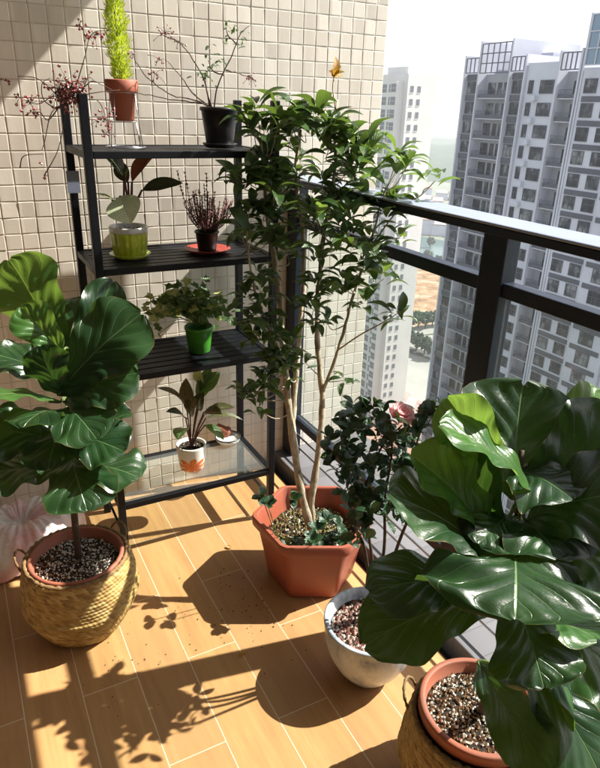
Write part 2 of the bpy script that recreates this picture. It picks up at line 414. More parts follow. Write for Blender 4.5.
def tag(o, label=None, cat=None, group=None, kind=None):
    if label: o['label'] = label
    if cat: o['category'] = cat
    if group: o['group'] = group
    if kind: o['kind'] = kind
    return o
def thing(name, loc, label, cat, group=None):
    o = bpy.data.objects.new(name, None); COL.objects.link(o); o.location = loc; o.empty_display_size = .1
    return tag(o, label, cat, group)

def interp(tab):
    def f(v):
        for (a, x), (b, y) in zip(tab, tab[1:]):
            if v <= b:
                t = (v-a)/(b-a); t = t*t*(3-2*t) if False else t
                return x+(y-x)*t
        return tab[-1][1]
    return f
P_fig = interp([(0, .04), (.04, .16), (.1, .38), (.2, .56), (.32, .62), (.45, .72), (.6, .9), (.72, 1), (.82, .97), (.9, .82), (.96, .55), (1, .12)])
def P_ell(v): return max(.02, math.sin(PI*min(1, v**.9))**.8)
def P_lan(v): return max(.02, math.sin(PI*v**.85)**1.1)
def P_obt(v): return max(.03, (math.sin(PI*v**1.1))**.6)

# ------------------------------------------------------------------ world & light
w = bpy.data.worlds.new('World'); scn.world = w; w.use_nodes = True
nt = w.node_tree; sky = nt.nodes.new('ShaderNodeTexSky'); sky.sky_type = 'NISHITA'; sky.sun_disc = False
SUN = Vector((1, -.18, 1.0)).normalized()
el = math.asin(SUN.z); az = math.atan2(SUN.x, SUN.y)
sky.sun_elevation = el; sky.sun_rotation = az
sky.air_density = 1.0; sky.dust_density = 3.0; sky.ozone_density = 1.0; sky.altitude = 90
bg = nt.nodes['Background']; mxs = nt.nodes.new('ShaderNodeMix'); mxs.data_type = 'RGBA'; mxs.inputs[0].default_value = .62; mxs.inputs[7].default_value = (6.3, 6.4, 6.8, 1)
nt.links.new(sky.outputs[0], mxs.inputs[6]); nt.links.new(mxs.outputs[2], bg.inputs[0]); bg.inputs[1].default_value = .068
sl = bpy.data.lights.new('sun', 'SUN'); sl.energy = 5.0; sl.angle = math.radians(.55); sl.color = (1, .95, .86)
so = bpy.data.objects.new('sun', sl); COL.objects.link(so)
so.rotation_euler = SUN.to_track_quat('Z', 'Y').to_euler()
scn.view_settings.view_transform = 'Standard'; scn.view_settings.look = 'None'
scn.view_settings.gamma = 1; scn.view_settings.use_curve_mapping = False
scn.view_settings.exposure = 1.48

# ------------------------------------------------------------------ balcony setting
mb = MB(); mb.box((-1.0, -.9, -.15), (1.13, 2.4, 0)); o = mb.build('floor', 'floor_tiles', smooth=False); tag(o, kind='structure')
# drain strip and kerb outside the floor
mb = MB(); mb.box((1.132, -.9, -.15), (1.17, 2.4, -.03)); tag(mb.build('drain_gutter', 'black_plastic', smooth=False), kind='structure')
mb = MB(); mb.box((1.172, -.9, -.15), (1.66, 2.4, .05)); tag(mb.build('ledge', 'ledge_tile', smooth=False, bevel=.004), kind='structure')
mb = MB(); mb.box((-1.0, -.9, 2.64), (1.3, 2.62, 2.8)); tag(mb.build('ceiling', 'plaster', smooth=False), kind='structure')

hw = thing('house_wall', (-1.1, .9, 0), 'plastered house wall with dark sliding glass door on the inner side of the balcony', 'wall')
mb = MB(); mb.box((-1.2, -.9, -.15), (-1.002, 2.62, .05)); mb.box((-1.2, -.9, 2.2), (-1.002, 2.62, 2.638)); mb.box((-1.2, -.9, .051), (-1.002, -.5, 2.199)); mb.box((-1.2, 2.0, .051), (-1.002, 2.62, 2.199)); mb.build('wall', 'house_paint', hw, smooth=False)
mb = MB(); mb.box((-1.12, -.499, .052), (-1.10, 1.999, 2.198)); mb.build('door_glass', 'dark_glaze', hw, smooth=False)
mb = MB()
for y in (-.499, .72, 1.95): mb.box((-1.15, y, .0521), (-1.06, y+.048, 2.1979))
mb.build('door_frame', 'black_metal', hw, smooth=False)
ew = thing('end_wall', (0, -.95, 0), 'painted end wall behind the viewer closing the balcony', 'wall')
mb = MB(); mb.box((-1.0, -1.1, -.15), (1.25, -.9, 2.638)); mb.build('wall', 'house_paint', ew, smooth=False)
WY = 2.4; XR = 1.648
wall = thing('tiled_wall', (.3, WY, 0), 'balcony end wall clad in small square cream glazed tiles', 'wall')
mb = MB(); mb.box((-1.0, WY+.0009, -.15), (XR-.006, WY+.22, 2.638)); mb.build('wall_core', 'grout', wall, smooth=False)
mb = MB(); P = .0535; g = .0024; bv = .0022
def tile(o, ux, uz, n, w0, w1, h0, h1):
    tx = rnd.gauss(0, .010); tz = rnd.gauss(0, .010); k = len(mb.v)
    cx = (w0+w1)/2; ch = (h0+h1)/2
    for (ins, dp) in ((0, 0.0012), (bv*.35, .0004), (bv*1.0, 0)):
        for a, b in ((w0+ins, h0+ins), (w1-ins, h0+ins), (w1-ins, h1-ins), (w0+ins, h1-ins)):
            off = tx*(a-cx)+tz*(b-ch) if dp < .004 else 0
            mb.v.append(o+ux*a+uz*b-n*(dp+off))
    mb.face((k+8, k+9, k+10, k+11))
    for r in (0, 4):
        for i in range(4):
            j = (i+1) % 4; mb.face((k+r+i, k+r+j, k+r+4+j, k+r+4+i))
ncol = int((XR+.95)/P)
for i in range(ncol):
    for j in range(int(2.62/P)):
        x1 = XR-.002-i*P
        tile(Vector((x1-P, WY, j*P+.003)), Vector((1, 0, 0)), Vector((0, 0, 1)), Vector((0, -1, 0)), g/2, P-g/2, g/2, P-g/2)
o = mb.build('tile_cladding', 'wall_tile', wall, smooth=False)
mb = MB()
for i in range(4):
    for j in range(int(2.62/P)):
        tile(Vector((XR, WY+i*P+.002, j*P+.003)), Vector((0, 1, 0)), Vector((0, 0, 1)), Vector((1, 0, 0)), g/2, P-g/2, g/2, P-g/2)
mb.build('return_cladding', 'wall_tile', wall, smooth=False)

# ------------------------------------------------------------------ railing
RX = 1.25
rail = thing('balcony_railing', (RX, 1.2, .05), 'black metal balcony railing with flat handrail tinted like reflected sky and glass panels', 'railing')
mb = MB(); mb.box((RX-.10, -.9, 1.302), (RX+.012, 2.398, 1.31)); mb.build('handrail', 'cap_metal', rail, smooth=False, bevel=.004)
mb = MB(); mb.box((RX-.098, -.9, 1.281), (RX+.010, 2.397, 1.3005)); mb.build('top_bar', 'rail_metal', rail, smooth=False, bevel=.002)
mb = MB(); mb.box((RX-.02, -.9, 1.112), (RX+.02, 2.397, 1.15)); mb.build('middle_bar', 'rail_metal', rail, smooth=False, bevel=.003)
mb = MB(); mb.box((RX-.02, -.9, .225), (RX+.02, 2.397, .26)); mb.build('bottom_bar', 'rail_metal', rail, smooth=False, bevel=.003)
for y0 in (-.35, 1.225, 2.36):
    mb = MB(); mb.box((RX-.03, y0-.042, .052), (RX+.0225, y0+.042, 1.280))
    if y0 < 2: mb.box((RX-.045, y0-.055, .051), (RX+.05, y0+.055, .064))
    mb.build('post', 'rail_metal', rail, smooth=False, bevel=.004)
for (a, b) in ((-.29, 1.18), (1.27, 2.31)):
    mb = MB(); mb.box((RX-.004, a, .262), (RX+.004, b, 1.11)); mb.build('glass_panel', 'clear_glass', rail, smooth=False)
mb = MB()
for z in (.105, .165): mb.tube([(RX, -.9, z), (RX, 2.39, z)], .005, 6)
mb.build('wire_rod', 'wire', rail)

# ------------------------------------------------------------------ shelf rack
rack = thing('plant_rack', (.66, 2.15, 0), 'black metal etagere shelf rack against the tiled wall holding small plants', 'shelf')
RXL, RXR, RYF, RYB = .372, .965, 2.0, 2.31
for (x, y) in ((RXL, RYF), (RXR, RYF), (RXL, RYB), (RXR, RYB)):
    mb = MB(); mb.box((x-.0125, y-.0125, 0), (x+.0125, y+.0125, 1.57)); mb.build('post', 'black_metal', rack, smooth=False, bevel=.002)
for i, z in enumerate((1.42, 1.078, .715, .222)):
    mb = MB(); e = .013
    mb.box((RXL+e, RYF-.011, z-.021), (RXR-e, RYF+.011, z)); mb.box((RXL+e, RYB-.011, z-.021), (RXR-e, RYB+.011, z))
    mb.box((RXL-.011, RYF+e, z-.021), (RXL+.011, RYB-e, z)); mb.box((RXR-.011, RYF+e, z-.021), (RXR+.011, RYB-e, z))
    f = mb.build('shelf_frame', 'black_metal', rack, smooth=False, bevel=.002)
    mb = MB()
    if z < .3:
        mb.box((RXL+.012, RYF+.012, z-.008), (RXR-.012, RYB-.012, z-.002)); mb.build('glass_shelf', 'clear_glass', f, smooth=False)
    else:
        n = 7
        for k in range(n):
            y = RYF+.02+k*(RYB-RYF-.04)/(n-1)
            mb.box((RXL+.013, y-.0185, z-.014), (RXR-.013, y+.0185, z-.003))
        mb.build('slatted_shelf', 'black_metal', f, smooth=False, bevel=.0015)
mb = MB(); mb.box((RXL-.02, RYB-.02, 1.27), (RXL+.02, RYB-.0155, 1.34)); mb.build('bracket', 'cap_metal', rack, smooth=False)
for (x,y) in ((RXL, RYF), (RXR, RYF)):
    mb = MB(); mb.box((x-.004, y+.016, .20-.12), (x+.004, RYB-.016, .20-.112)); mb.build('cross_rod', 'black_metal', rack, smooth=False)

# ------------------------------------------------------------------ helper plant bits
def soil(parent, c, r, chips, mats, n, seed=1, size=.004, zr=.006, name='soil', mound=0., fn=None):
    mb = MB(); rr = random.Random(seed)
    K = 10; b0 = len(mb.v); NS = 40
    mb.v.append(Vector(c)+Vector((0, 0, mound)))
    for i in range(1, K+1):
        for j in range(NS):
            a = 2*PI*j/NS; q = r*i/K*(fn(a, 0) if fn else 1)
            mb.v.append(Vector((c[0]+q*math.cos(a), c[1]+q*math.sin(a), c[2]+mound*(1-(i/K)**2)+rr.uniform(-1, 1)*zr*.6)))
    for j in range(NS): mb.face((b0, b0+1+j, b0+1+(j+1) % NS))
    for i in range(K-1):
        for j in range(NS):
            j2 = (j+1) % NS; mb.face((b0+1+i*NS+j, b0+1+(i+1)*NS+j, b0+1+(i+1)*NS+j2, b0+1+i*NS+j2))
    for _ in range(n):
        a = rr.uniform(0, 2*PI); q = r*.97*math.sqrt(rr.random())*(fn(a, 0) if fn else 1)
        sz = size*rr.uniform(.5, 1.5)
        mb.blob(Vector((c[0]+q*math.cos(a), c[1]+q*math.sin(a), c[2]+mound*(1-(q/r)**2)+sz*.4+rr.uniform(-.5, 1)*zr*.5)), sz, 1+rr.choice(chips), (1, .7, .8))
    return mb.build(name, ['soil']+mats, parent, smooth=False)

def pot_profile(r0, r1, h, lip=.006, liph=.02, wall=.006, depth=.02):
    """outside, rim and inside of a plain tapered pot"""
    return [(0.001, 0), (r0*.96, 0), (r0, .004), (r0+(r1-r0)*.5*(h-liph)/h, (h-liph)*.5), (r0+(r1-r0)*(h-liph)/h, h-liph), (r1+lip, h-liph+.001), (r1+lip, h-.003), (r1+lip-.003, h),
            (r1-wall+.002, h), (r1-wall, h-.003), (r1-wall-(r1-r0)*.15, h-depth-.02), (.001, h-depth-.02)]

def path(pts, n=6):
    """Catmull-Rom through points"""
    pts = [Vector(p) for p in pts]; q = [pts[0]*2-pts[1]]+pts+[pts[-1]*2-pts[-2]]; out = []
    for i in range(1, len(q)-2):
        for k in range(n):
            t = k/n; a, b, c, d = q[i-1], q[i], q[i+1], q[i+2]
            out.append(.5*((2*b)+(c-a)*t+(2*a-5*b+4*c-d)*t*t+(3*b-a-3*c+d)*t*t*t))
    out.append(pts[-1]); return out
def taper(n, a, b): return [a+(b-a)*i/(n-1) for i in range(n)]

# ------------------------------------------------------------------ woven baskets
def woven_basket(c, label, sc=1., handles=(2.6, -.35), tilt=.5):
    t = thing('woven_basket', c, label, 'basket', 'seagrass belly baskets holding the fig trees')
    prof = [(0, .112), (.012, .122), (.05, .143), (.09, .162), (.118, .173), (.128, .175), (.14, .171), (.19, .168), (.24, .158), (.262, .152)]
    f = interp(prof); mb = MB(); NR = 92; NC = 320; rows = 23; cols = 80
    for i in range(NR+1):
        z = .262*i/NR; v = z/.262*rows
        for j in range(NC):
            a = 2*PI*j/NC; u = j/NC*cols
            r0 = math.floor(v); fv = v-r0
            uu = u+fv*.9+ (r0 % 2)*.5
            cell = abs(math.sin(PI*uu)); row = math.sin(PI*fv)
            dsp = .0038*(cell**.6)*(row**.55) + .0012*noise.noise(Vector((u*.7, v*.7, 3+c[0])))
            r = (f(z)+dsp)*(1+.018*math.sin(a*2+1)+.01*math.sin(a*5+c[0]*9))*sc
            mb.v.append(Vector((c[0]+r*math.cos(a), c[1]+r*math.sin(a), z*sc+.001)))
    for i in range(NR):
        for j in range(NC):
            j2 = (j+1) % NC; rr0 = math.floor((i+.5)/NR*rows)
            uo = ((i+.5)/NR*rows-rr0)*.9+(rr0 % 2)*.5
            u0 = j/NC*cols+uo; u1 = (j+1)/NC*cols+uo; vv0 = (i+.02)/NR*rows; vv1 = (i+.98)/NR*rows
            mb.face((i*NC+j, i*NC+j2, (i+1)*NC+j2, (i+1)*NC+j), [(u0, vv0), (u1, vv0), (u1, vv1), (u0, vv1)])
    mb.face([j for j in range(NC)][::-1])
    bw = mb.build('basket_wall', 'seagrass', t)
    # rolled rim
    mb = MB(); n = 120
    ring = [Vector((c[0]+math.cos(2*PI*k/n)*.150*sc, c[1]+math.sin(2*PI*k/n)*.150*sc, .262*sc+.0015*math.sin(k*2.6))) for k in range(n+1)]
    mb.tube(ring, [.0065*(1+.25*math.sin(k*1.9)) for k in range(n+1)], 8, cap=False)
    mb.build('rim', 'rope', bw)
    for ha in handles:
        cc = Vector((c[0]+math.cos(ha)*.158*sc, c[1]+math.sin(ha)*.158*sc, .235*sc)); ta = Vector((-math.sin(ha), math.cos(ha), 0)); rd = Vector((math.cos(ha), math.sin(ha), 0))
        pts = []
        for k in range(19):
            q = PI*k/18; pts.append(cc+ta*(.034*math.cos(q)*(1+.2*math.sin(q)))+Vector((0, 0, 1))*(.046*math.sin(q))+rd*(.022*math.sin(q)))
        mb = MB(); mb.tube(pts, [.0036*(1+.3*math.sin(k*2.3)) for k in range(19)], 8); mb.build('handle', 'rope', t)
    return t

# ------------------------------------------------------------------ fiddle leaf figs
def fig_leaf(parent, b, t, n, W, mat='fig_leaf', bend=.08, wave=.05, fold=.12, curl=.1, stem=None, label=None, twist=0., notch=.03, waves=3):
    mb = MB(); b = Vector(b); t = Vector(t)
    mb.leaf(b, t, n, W, P_fig, 14, 56, fold, bend, wave*1.25, waves, curl, twist, 0, notch, W*.028)
    if stem is not None:
        s = Vector(stem); d = (t-b).normalized()
        mb.tube(path([s, (s+b)/2+Vector((0, 0, .01)), b, b+d*.03], 4), .0035, 6, 1)
    o = mb.build('leaf', [mat, 'stem_green'], parent)
    if label: o['label'] = label
    return o

def in_pot(c, r, z0, h, label, name='terracotta_pot'):
    t = thing(name, (c[0], c[1], z0), label, 'plant pot')
    return t

# left fig
cL = (.172, 1.725, 0)
woven_basket(cL, 'golden woven belly basket under the fig tree, in front of the rack at left', 1.0, (2.75, -.1+.6))
figL = thing('fiddle_leaf_fig', (cL[0], cL[1], .02), 'tall dark fiddle leaf fig with broad leaves standing in the basket at left', 'potted tree')
mb = MB(); mb.lathe(pot_profile(.10, .138, .25, .004, .025, .008, .03), 64, (cL[0], cL[1], .02)); ip_ = mb.build('inner_pot', 'terracotta', figL)
soil(ip_, (cL[0], cL[1], .232), .128, [0, 0, 0, 1], ['perlite', 'chip_brown'], 1000, 3, .0036, mound=.008)
tl = [Vector((cL[0]+.005, cL[1]+.01, .23)), at(73, 500, 1.93), at(70, 450, 1.9), at(68, 400, 1.88), at(70, 350, 1.87), at(80, 310, 1.88)]
tp = path(tl, 5); mb = MB(); mb.tube(tp, taper(len(tp), .0115, .005), 10); mb.build('trunk', 'bark_dark', figL)
def FL_(b, t, n, W, **k): fig_leaf(figL, at(*b), at(*t), cvec(*n), W, stem=tp[min(range(len(tp)), key=lambda i: (tp[i]-at(*b)).length)], **k)
FL_((60, 352, 1.86), (8, 258, 1.84), (-.35, .35, 1), .23, mat='fig_leaf_young_sunlit', bend=-.05, label='bright leaf with sunlight in its colour')
FL_((62, 352, 1.80), (20, 306, 1.74), (-.25, .5, .8), .13, mat='fig_leaf_young_sunlit', bend=.1, fold=.4)
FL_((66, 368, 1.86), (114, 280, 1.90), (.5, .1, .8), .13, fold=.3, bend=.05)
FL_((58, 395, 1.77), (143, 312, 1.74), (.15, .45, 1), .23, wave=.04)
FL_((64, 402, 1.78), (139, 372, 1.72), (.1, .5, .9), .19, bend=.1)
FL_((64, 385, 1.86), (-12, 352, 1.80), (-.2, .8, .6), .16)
FL_((60, 402, 1.78), (-25, 398, 1.66), (0, 1, .25), .17, mat='fig_leaf_young_sunlit', bend=.08, wave=.02)
FL_((82, 440, 1.80), (132, 412, 1.82), (-.3, .6, .8), .12, fold=.6, wave=.08)
FL_((72, 470, 1.82), (140, 478, 1.76), (.2, .9, .55), .19, bend=.12)
FL_((70, 470, 1.82), (-22, 478, 1.72), (-.1, .8, .6), .20, bend=.1)
FL_((68, 445, 1.84), (-20, 430, 1.74), (-.1, .6, .8), .19, bend=.1)
FL_((70, 440, 1.80), (126, 452, 1.70), (.2, .6, .8), .17, bend=.12)
FL_((70, 455, 1.80), (88, 512, 1.66), (0, .8, .7), .20, bend=.12)
FL_((66, 425, 1.80), (48, 470, 1.66), (-.1, .7, .8), .18, bend=.1)
FL_((66, 372, 1.84), (84, 296, 1.96), (0, .1, 1), .15)
FL_((66, 395, 1.78), (40, 345, 1.72), (-.2, .2, 1), .14, bend=.12)
FL_((66, 410, 1.82), (98, 440, 1.64), (.2, .5, .9), .18, bend=.15)
FL_((66, 415, 1.82), (22, 428, 1.64), (-.2, .6, .9), .17, bend=.15)

# right fig
cR = (.900, .735, 0)
woven_basket(cR, 'woven belly basket in shade under the fig tree at lower right', .98, (2.2, -1.0))
figR = thing('fiddle_leaf_fig', (cR[0], cR[1], .02), 'large glossy fiddle leaf fig in red-brown pot, nearest plant at lower right', 'potted tree')
mb = MB(); mb.lathe(pot_profile(.10, .132, .275, .006, .03, .009, .03), 64, (cR[0], cR[1], .02)); ip_ = mb.build('inner_pot', 'terracotta', figR)
soil(ip_, (cR[0], cR[1], .258), .120, [0, 0, 1, 1, 1], ['perlite', 'chip_brown'], 1300, 5, .0042, mound=.01)
tr_ = [Vector((cR[0]+.01, cR[1], .262)), at(500, 670, 1.30), at(514, 610, 1.21), at(518, 550, 1.17), at(518, 495, 1.15), at(522, 450, 1.15)]
tpr = path(tr_, 5); mb = MB(); mb.tube(tpr, taper(len(tpr), .0115, .005), 10); mb.build('trunk', 'bark_dark', figR)
def FR_(b, t, n, W, **k): fig_leaf(figR, at(*b), at(*t), cvec(*n), W, stem=tpr[min(range(len(tpr)), key=lambda i: (tpr[i]-at(*b)).length)], **k)
FR_((513, 500, 1.14), (524, 378, 1.20), (0, .2, 1), .235, bend=-.05, wave=.03, notch=.07, label='broad upright top leaf with notched tip')
FR_((528, 505, 1.14), (640, 425, 1.12), (-.25, .4, 1), .21)
FR_((545, 470, 1.2), (603, 392, 1.26), (.5, .3, .8), .14, mat='fig_leaf_young_sunlit')
FR_((498, 462, 1.12), (446, 396, 1.10), (-.5, .25, .9), .115, mat='fig_leaf_young_sunlit', fold=.7, wave=.06, label='bright curled young leaf')
FR_((532, 492, 1.08), (438, 424, 1.04), (.25, .75, .5), .115, mat='fig_leaf_young_sunlit', fold=.3, bend=.08)
FR_((487, 536, 1.10), (408, 452, 1.08), (.35, .5, .8), .135, mat='fig_leaf_young_sunlit', fold=.6, wave=.06)
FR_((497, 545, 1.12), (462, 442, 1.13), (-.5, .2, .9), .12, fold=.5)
FR_((494, 562, 1.10), (386, 492, 1.02), (-.35, .75, .5), .16, bend=.06, wave=.03, fold=.25)
FR_((492, 585, 1.10), (366, 592, 1.02), (-.25, .75, .7), .125, bend=.1)
FR_((492, 600, 1.10), (362, 646, 1.02), (-.2, .8, .65), .145, bend=.12)
FR_((513, 545, 1.08), (516, 622, .90), (0, 1, .55), .30, bend=.1, wave=.05, fold=.05, label='wide leaf reaching towards the viewer')
FR_((515, 598, 1.10), (545, 690, 1.02), (.1, .25, 1), .165, bend=.05)
FR_((526, 560, 1.12), (650, 570, .99), (.1, .9, .6), .22, bend=.1)
FR_((526, 520, 1.12), (652, 490, 1.0), (.0, .7, .8), .21, bend=.1)
FR_((478, 662, 1.30), (552, 778, 1.06), (-.45, .6, .7), .115, fold=.35, bend=.05)
FR_((515, 620, 1.18), (590, 732, 1.20), (.4, .7, .6), .14, mat='fig_leaf_young_sunlit')
FR_((520, 600, 1.16), (640, 700, 1.06), (.2, .8, .6), .2)
FR_((510, 640, 1.2), (612, 800, 1.12), (.3, .5, .8), .17, fold=.2)
FR_((520, 620, 1.2), (600, 640, 1.05), (.2, .9, .4), .16, mat='fig_leaf_young_sunlit')
FR_((520, 520, 1.14), (560, 560, 1.0), (.1, .7, .8), .16)
FR_((515, 470, 1.16), (575, 500, 1.04), (.1, .6, .9), .17)
FR_((510, 515, 1.12), (478, 545, 1.03), (-.2, .6, .9), .12)

# ------------------------------------------------------------------ hexagonal pot and osmanthus tree
cH = (.945, 1.615, 0)
osm = thing('osmanthus_tree', cH, 'tall bushy tree with three thin pale trunks in a hexagonal terracotta-coloured pot', 'potted tree')
def hexr(a, z):
    q = (a-math.radians(34)) % (PI/3)-PI/6
    apo = math.cos(PI/6)
    rr = apo/math.cos(q)
    return min(rr, .972)
hp = [(.001, 0), (.150, 0), (.156, .006), (.178, .12), (.196, .205), (.198, .212), (.214, .214), (.217, .222), (.217, .245), (.213, .251), (.200, .251), (.196, .246), (.188, .20), (.176, .165), (.001, .165)]
mb = MB(); mb.lathe(hp, 96, cH, hexr); pt = mb.build('hexagonal_pot', 'hex_plastic', osm)
e_ = pt.modifiers.new('edge', 'EDGE_SPLIT'); e_.split_angle = math.radians(50)
soil(pt, (cH[0], cH[1], .172), .174, [0, 1, 1, 2, 2, 2], ['perlite', 'chip_brown', 'tan_moss'], 1500, 9, .005, mound=.012, zr=.012, fn=hexr)
tb = Vector((cH[0], cH[1]-.02, .17))
D0 = 2.19
trunks = [[tb, at(305, 508, 2.16), at(293, 440, 2.13), at(284, 360, 2.12), at(279, 290, 2.1), at(268, 220, 2.08), at(262, 160, 2.06)],
          [tb, at(311, 505, 2.17), at(320, 440, 2.12), at(322, 395, 2.1), at(317, 330, 2.08), at(322, 250, 2.06), at(334, 175, 2.05), at(336, 100, 2.03)],
          [at(293, 440, 2.13), at(294, 400, 2.16), at(300, 330, 2.16), at(304, 250, 2.14), at(296, 180, 2.12), at(300, 130, 2.1)],
          [at(322, 395, 2.1), at(338, 350, 2.04), at(352, 300, 2.0), at(368, 250, 1.98), at(385, 190, 1.96)],
          [at(284, 360, 2.12), at(270, 330, 2.06), at(255, 290, 2.02), at(246, 240, 2.0)]]
rads = [(.0155, .006), (.0135, .0045), (.010, .005), (.006, .003), (.006, .003)]
TP = []; mb = MB()
for t_, (a, b) in zip(trunks, rads):
    p = path(t_, 6); p = [q+Vector((rnd.uniform(-1, 1), rnd.uniform(-1, 1), 0))*.0018 for q in p]; TP += p
    mb.tube(p, [r*(1+.12*math.sin(i*1.7)) for i, r in enumerate(taper(len(p), a, b))], 10)
mb.build('trunk', 'bark_pale', osm)
fol = MB(); tw = MB()
def whorl(p, n, L, updir=Vector((0, 0, 1)), young=.1, W=.30, droop=.6, M=fol, mats=(0, 1)):
    for k in range(n):
        a = 2*PI*(k+rnd.uniform(-.3, .3))/n
        sd = Vector((math.cos(a), math.sin(a), 0))
        el_ = rnd.uniform(-droop, .8)
        d = (sd*math.cos(el_)+Vector((0, 0, 1))*math.sin(el_)).normalized()
        l = L*rnd.uniform(.7, 1.15)
        b = p+d*.008+Vector((0, 0, rnd.uniform(-.025, .02)))
        nr = (Vector((0, 0, 1))+sd*rnd.uniform(-.5, .5)+Vector((rnd.uniform(-.4, .4), rnd.uniform(-.4, .4), 0))).normalized()
        tip = b+d*l+Vector((0, 0, -l*rnd.uniform(0, .25)))
        M.leaf(b, tip, nr, l*W*rnd.uniform(.95, 1.25), P_ell, 2, 7, .35, rnd.uniform(.10, .22), 0, 2, 0, 0, mats[1] if rnd.random() < young else mats[0])
def twig(p, M=tw, T=None, r=.0024):
    T = T or TP
    c = sorted(T, key=lambda q: (q-p).length+(.25 if q.z > p.z else 0))[rnd.randrange(0, 2)]
    mid = (c+p)/2+Vector((rnd.uniform(-.02, .02), rnd.uniform(-.02, .02), -.015+rnd.uniform(-.01, .01)))
    M.tube(path([c, mid, p], 4), taper(9, r, r*.45), 5)
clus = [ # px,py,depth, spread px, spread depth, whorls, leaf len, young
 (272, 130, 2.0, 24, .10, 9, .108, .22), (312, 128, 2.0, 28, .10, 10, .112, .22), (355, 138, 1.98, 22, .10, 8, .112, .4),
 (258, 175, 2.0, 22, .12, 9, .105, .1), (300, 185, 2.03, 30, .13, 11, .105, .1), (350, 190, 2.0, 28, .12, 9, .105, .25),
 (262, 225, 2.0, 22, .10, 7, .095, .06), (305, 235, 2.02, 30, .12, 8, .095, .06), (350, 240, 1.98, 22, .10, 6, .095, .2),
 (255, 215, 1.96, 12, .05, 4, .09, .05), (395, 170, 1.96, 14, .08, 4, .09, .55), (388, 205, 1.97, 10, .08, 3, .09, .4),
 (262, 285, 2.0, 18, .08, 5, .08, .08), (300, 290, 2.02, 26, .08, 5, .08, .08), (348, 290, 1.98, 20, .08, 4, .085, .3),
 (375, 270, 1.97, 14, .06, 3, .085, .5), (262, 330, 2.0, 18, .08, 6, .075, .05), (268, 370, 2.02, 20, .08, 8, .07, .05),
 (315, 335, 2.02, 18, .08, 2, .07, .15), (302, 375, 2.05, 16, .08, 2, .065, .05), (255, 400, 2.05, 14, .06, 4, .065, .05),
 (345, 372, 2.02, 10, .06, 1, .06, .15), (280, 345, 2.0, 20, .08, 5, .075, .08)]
for (x, y, d, sp, sd_, n, L, yg) in clus:
    for _ in range(n):
        a = rnd.uniform(0, 2*PI); q = math.sqrt(rnd.random())*1.05
        p = at(x+sp*q*math.cos(a), y+sp*q*math.sin(a), d+rnd.uniform(-sd_, sd_))
        twig(p); whorl(p, rnd.randint(6, 8), L*.90, young=yg, W=.37, droop=.15 if y < 150 else .3)
# long side shoots
for pts, L in (([(368, 250, 1.98), (400, 208, 1.93), (420, 196, 1.90), (436, 180, 1.88)], .082), ([(338, 350, 2.04), (360, 335, 1.98), (384, 322, 1.95), (398, 313, 1.93)], .075),
            ([(368, 250, 1.98), (385, 240, 1.96), (400, 238, 1.95)], .075)):
    p = [at(*q) for q in pts]; pp = path(p, 5); tw.tube(pp, taper(len(pp), .0028, .0014), 6)
    whorl(p[-1], 7, L, young=.5); whorl(pp[len(pp)*2//3], 3, L*.8, young=.3)
# shoot on top carrying the yellow dried leaves
pk = path([at(336, 110, 2.03), at(333, 90, 2.02), at(334, 76, 2.02)], 5); tw.tube(pk, .0022, 6)
fo = fol.build('foliage', ['osmanthus_leaf', 'osmanthus_young'], osm); tw.build('twigs', 'bark_pale', osm)
mb = MB(); c0 = at(334, 78, 2.02)
for (dx, dy, dz, wd) in ((1, -22, 0, .026), (7, -12, -.02, .024), (11, -6, -.03, .022), (10, 0, .02, .02), (-6, -7, .02, .018), (4, -10, .03, .026)):
    mb.leaf(c0, at(334+dx, 78+dy, 2.02+dz), cvec(rnd.uniform(-.6, .6), .3, .8), wd, P_lan, 2, 6, .5, .15)
mb.build('dried_leaf_tuft', 'dry_leaf', osm)
# low sprouts in the hex pot
for (x, y) in ((262, 497), (268, 505), (300, 545), (312, 540), (325, 548), (338, 540), (318, 530), (345, 552), (352, 545), (292, 500), (330, 558), (308, 552), (285, 548), (340, 525), (326, 520)):
    p = at(x, y, 2.10+rnd.uniform(-.06, .06)); p.z = max(p.z, .2); spr = MB()
    rad = Vector((p.x-cH[0], p.y-cH[1], 0))
    if p.z < .27 and rad.length > .14: p = Vector((cH[0], cH[1], p.z))+rad.normalized()*.14
    spr.tube([Vector((p.x*.7+cH[0]*.3, p.y*.7+cH[1]*.3, .175)), p], .0016, 5, 1)
    for _ in range(6):
        d = Vector((rnd.uniform(-1, 1), rnd.uniform(-1, 1), rnd.uniform(-.2, .8))).normalized()
        spr.leaf(p, p+d*rnd.uniform(.03, .045), Vector((rnd.uniform(-.4, .4), -.3, 1)), .028, P_obt, 2, 5, .2, .1)
    spr.build('sprout', ['camellia_leaf', 'stem_green'], osm)

